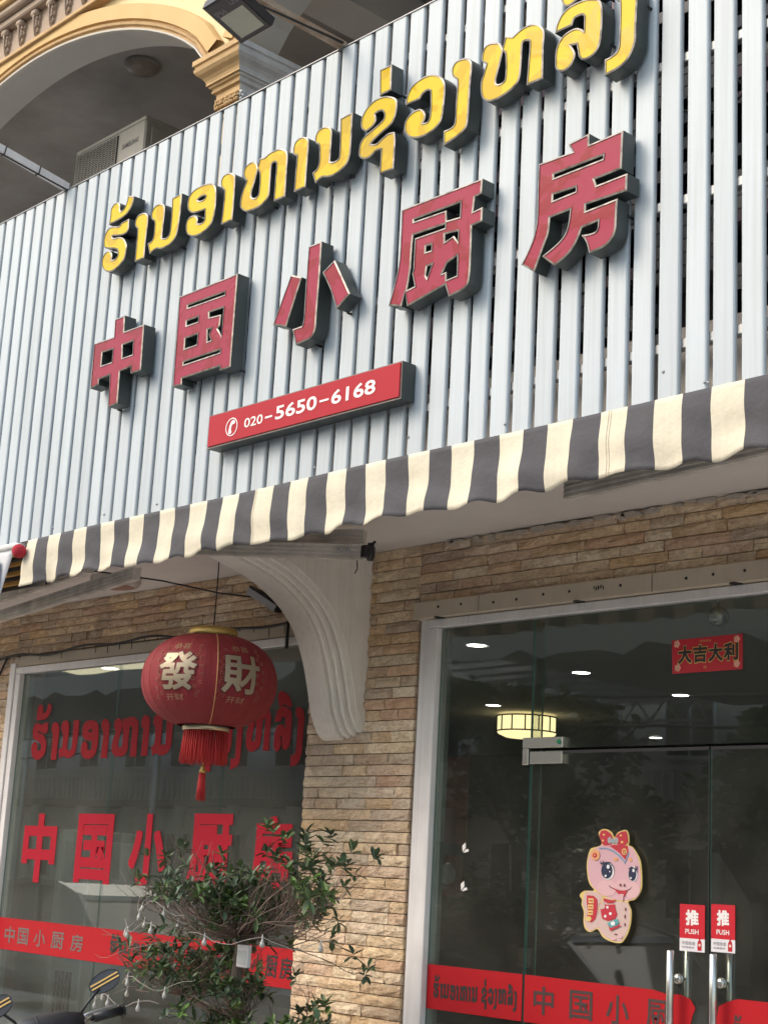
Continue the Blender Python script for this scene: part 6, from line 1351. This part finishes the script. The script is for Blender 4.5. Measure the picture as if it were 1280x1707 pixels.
m_sc = M('scooter_maroon', (.10, .012, .02), .2, coat=.6)
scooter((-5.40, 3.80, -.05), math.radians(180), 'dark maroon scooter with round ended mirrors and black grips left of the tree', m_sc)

# ================================================================== the other side of the street (seen in the glass)
m_cw = M('car_grey', (.11, .115, .12), .25, coat=.6); m_cg = M('car_glass', (.02, .025, .03), .05, coat=.5)
def car(loc, rz, label, paint):
    t = empty('parked_car', (0, 0, 0), label, 'car')
    secs = [(-2.2, .70, .42, .62), (-2.1, .82, .30, .78), (-1.5, .88, .26, .92), (-.9, .90, .24, .97), (.6, .90, .24, .96), (1.1, .88, .25, .90), (1.8, .84, .28, .78), (2.15, .74, .36, .64)]
    m = MB(); n = 14
    for (x, hw, z0, z1) in secs:
        for j in range(n):
            a = 2 * PI * j / n; ca, sa = math.cos(a), math.sin(a)
            m.v.append(Vector((x, hw * math.copysign(abs(ca) ** .45, ca), (z0 + z1) / 2 + (z1 - z0) / 2 * math.copysign(abs(sa) ** .45, sa))))
    for i in range(len(secs) - 1):
        for j in range(n): m.f.append([i * n + j, i * n + (j + 1) % n, (i + 1) * n + (j + 1) % n, (i + 1) * n + j]); m.m.append(0); m.sm.append(True)
    m.f.append(list(range(n))[::-1]); m.m.append(0); m.sm.append(False); m.f.append([(len(secs) - 1) * n + j for j in range(n)]); m.m.append(0); m.sm.append(False)
    m.build('body', paint, t)
    cabin = [(-1.55, .92), (-1.0, 1.36), (-.5, 1.46), (.2, 1.45), (.62, 1.32), (1.15, .90)]
    MB().prism([cabin], -.70, .70, 0, 0).build('cabin_glass', m_cg, t)
    MB().prism([[(-1.05, 1.35), (-.5, 1.452), (.2, 1.442), (.66, 1.312), (.62, 1.36), (.2, 1.475), (-.5, 1.49), (-1.0, 1.40)]], -.69, .69, 0, 0).build('roof', paint, t)
    for s_ in (-1, 1):
        pl = MB()
        for a, b in (((-1.55, .90), (-1.0, 1.40)), ((1.17, .88), (.62, 1.36)), ((-.15, .92), (-.18, 1.46)), ((-1.1, 1.38), (-.5, 1.475)), ((-.5, 1.475), (.2, 1.46)), ((.2, 1.46), (.64, 1.34))):
            pl.beam((a[0], s_ * .705, a[1]), (b[0], s_ * .705, b[1]), .05, .06)
        pl.build('pillar', paint, t)
        MB().ball((.72, s_ * .98, .98), .10, 12, sz=.75).build('wing_mirror', M('mirror_cap', (.12, .12, .13), .4), t)
        MB().ball((2.02, s_ * .62, .62), .12, 10, sz=.6).build('headlight', M('lamp_glass', (.6, .6, .6), .1), t)
        for x in (-1.35, 1.38):
            w_ = MB().lathe([(.20, -.1), (.30, -.1), (.33, -.05), (.33, .05), (.30, .1), (.20, .1)], (x, s_ * .80, .33), 24, axis='y').build('wheel', m_rubber, t)
            MB().lathe([(.0001, -.06), (.19, -.09), (.20, .09), (.0001, .06)], (x, s_ * .80, .33), 12, axis='y').build('rim', m_alu, w_)
    t.location = loc; t.rotation_euler = (0, 0, rz); return t
car((-8.7, .9, -.146), 0, 'grey sedan parked at the kerb, mirrored in the door glass', m_cw)
car((-15.5, .9, -.146), 0, 'dark sedan parked further down the kerb, mirrored in the window', M('car_dark', (.06, .065, .075), .2, coat=.8))
def street_building(x0, x1, y1, h, wallm, label, seed, colonnade=True):
    t = empty('opposite_building', ((x0 + x1) / 2, y1, 0), label, 'building'); r = random.Random(seed)
    MB().box(x0, x1, y1 - 6, y1, 0, h).build('wall', wallm, t)
    MB().bbox(x0 - .2, x1 + .2, y1 - 6.1, y1 + .35, h, h + .25, .02).build('roof', m_kerb, t)
    n = int((x1 - x0) / 2.2); fl_ = int(h / 3)
    MB().bbox(x0, x1, y1, y1 + 1.1, 3.0, 3.16, .01).build('balcony_slab', m_kerb, t)
    for i in range(n):
        xa = x0 + .5 + i * 2.2
        for f in range(fl_):
            w_ = MB().box(xa, xa + 1.2, y1 + .001, y1 + .05, 1.0 + f * 3, 2.4 + f * 3).build('window', m_frame, t)
            MB().box(xa + .07, xa + .57, y1 + .051, y1 + .06, 1.08 + f * 3, 2.32 + f * 3).box(xa + .63, xa + 1.13, y1 + .051, y1 + .06, 1.08 + f * 3, 2.32 + f * 3).build('pane', m_cg, w_)
    if colonnade:
        for i in range(n + 1):
            MB().lathe([(.18, 0), (.18, .2), (.13, .25), (.12, 2.7), (.18, 2.8), (.20, 3.0)], (x0 + .2 + i * 2.2, y1 + .95, 0), 14).build('column', m_frame, t)
    bl = MB()
    for i in range(int((x1 - x0) / .22)): bl.lathe([(.03, 0), (.055, .12), (.055, .25), (.025, .42), (.04, .55)], (x0 + .1 + i * .22, y1 + 1.02, 3.16), 6)
    bl.box(x0, x1, y1 + .95, y1 + 1.09, 3.71, 3.80); bl.build('balustrade', m_frame, t)
street_building(-62, -44, -13.2, 7.2, M('wall_cream', (.78, .72, .62), .9), 'cream two storey house mirrored in the far left window glass', 1)
street_building(-43.5, -28, -13.2, 6.4, M('wall_grey', (.70, .70, .68), .9), 'grey two storey shophouse mirrored in the left window', 2)
street_building(-27.5, -14, -13.2, 8.6, M('wall_buff', (.60, .54, .45), .9), 'buff three storey house mirrored in the entrance glass', 3)
street_building(-13.5, 3, -13.2, 6.2, M('wall_white', (.75, .75, .72), .9), 'white two storey house across the road, behind the camera', 4)
def street_tree(x, y, h, seed, label):
    t = empty('street_tree', (x, y, 0), label, 'tree', 'trees across the road'); r = random.Random(seed)
    m = MB(); m.tube([(x, y, -.1), (x + .05, y, h * .3), (x - .05, y, h * .55)], [.14, .11, .08], 8)
    for k in range(7):
        a = r.uniform(0, 6.28); m.tube([(x, y, h * .4), (x + math.cos(a) * h * .12, y + math.sin(a) * h * .12, h * .58), (x + math.cos(a) * h * .24, y + math.sin(a) * h * .24, h * .75)], [.05, .035, .015], 6)
    m.build('trunk', m_trunk, t)
    c = MB(); blobs = [(Vector((x + r.uniform(-.25, .25) * h, y + r.uniform(-.22, .22) * h, h * r.uniform(.5, .92))), h * r.uniform(.09, .16)) for _ in range(14)]
    for i in range(3600):
        b, rr = r.choice(blobs); v = Vector((r.gauss(0, 1), r.gauss(0, 1), r.gauss(0, 1))).normalized() * rr * r.random() ** .4
        d = Vector((r.uniform(-1, 1), r.uniform(-1, 1), r.uniform(-.6, .6))); n_ = d.orthogonal().normalized() * .05; p = b + v
        c.add([p, p + d.normalized() * .09 + n_, p + d.normalized() * .18, p + d.normalized() * .09 - n_], [(0, 1, 2, 3)], r.choice((0, 1)))
    c.build('crown', [m_leaf2, m_leaf], t, recalc=False)
for i, (x, y, h) in enumerate(((-9.6, -3.4, 3.6), (-12.8, -3.5, 4.0), (-7.0, -3.3, 3.2), (-30, -3.4, 4.0), (-5.2, -3.5, 3.4))):
    street_tree(x, y, h, 30 + i, ['low tree across the road mirrored in the door glass', 'tall tree across the road by the buff house', 'tree across the road before the grey shophouse', 'tallest tree across the road further down', 'small tree across the road nearest the camera'][i])
# market roof across the road: dark sheets on posts, with one clear bay on an exposed truss
cp = empty('market_roof', (-30, -8, 0), 'long low market roof across the road with one clear trussed bay, mirrored in the transom', 'roof')
m_rf = M('roof_sheet', (.40, .39, .37), .8, noise=((.30, .29, .28), 2, 1)); YR0, YR1, ZR = -12.4, -4.4, 4.85
for x0, x1 in ((-60, -18.5), (-16.1, 6)):
    MB().box(x0, x1, YR0, YR1, ZR, ZR + .06).build('sheet', m_rf, cp)
    sc_ = MB(); n_ = int((x1 - x0) / .35)
    for k in range(n_ + 1):
        x = x0 + k * .35; d = .28 + .05 * math.sin(k * 1.9)
        sc_.v += [Vector((x, YR1, ZR)), Vector((x, YR1 + .02, ZR - d - .06 * (k % 2)))]
    for k in range(n_): sc_.f.append([2 * k, 2 * k + 2, 2 * k + 3, 2 * k + 1]); sc_.m.append(0); sc_.sm.append(True)
    sc_.build('edge_valance', M('roof_valance', (.34, .33, .31), .8), cp, recalc=False)
for y in (-11.6, -8.4, -5.2):
    tr_ = MB()
    tr_.beam((-18.5, y, ZR + .05), (-16.1, y, ZR + .05), .05, .05); tr_.beam((-18.5, y, ZR - .35), (-16.1, y, ZR - .35), .05, .05)
    for q in range(4):
        a = -18.5 + q * .6; tr_.beam((a, y, ZR - .35), (a + .3, y, ZR + .05), .03, .03); tr_.beam((a + .3, y, ZR + .05), (a + .6, y, ZR - .35), .03, .03)
    tr_.build('truss', m_galv, cp)
for q in range(12): MB().beam((-18.5, YR0 + q * .72, ZR + .1), (-16.1, YR0 + q * .72, ZR + .1), .04, .04).build('batten', m_galv, cp)
MB().box(-18.5, -16.1, YR0, YR1, ZR + .14, ZR + .15).build('clear_sheet', M('polycarbonate', (.75, .77, .78), .5, trans=.5), cp)
for k in range(15): MB().tube([(-58 + k * 4.4, -4.8, 0), (-58 + k * 4.4, -4.8, ZR)], .06, 8).build('post', m_galv, cp)
for k, lb in enumerate(('upper power line across the road mirrored in the glass', 'lower power line across the road mirrored in the glass')):
    pts = [(-60 + i * 3.2, -3.0 + .1 * k, 3.9 - k * .35 - .35 * math.sin((i % 7) / 7 * PI)) for i in range(22)]
    tag(MB().tube(pts, .02, 5).build('power_line', m_rubber), lb, 'cable')
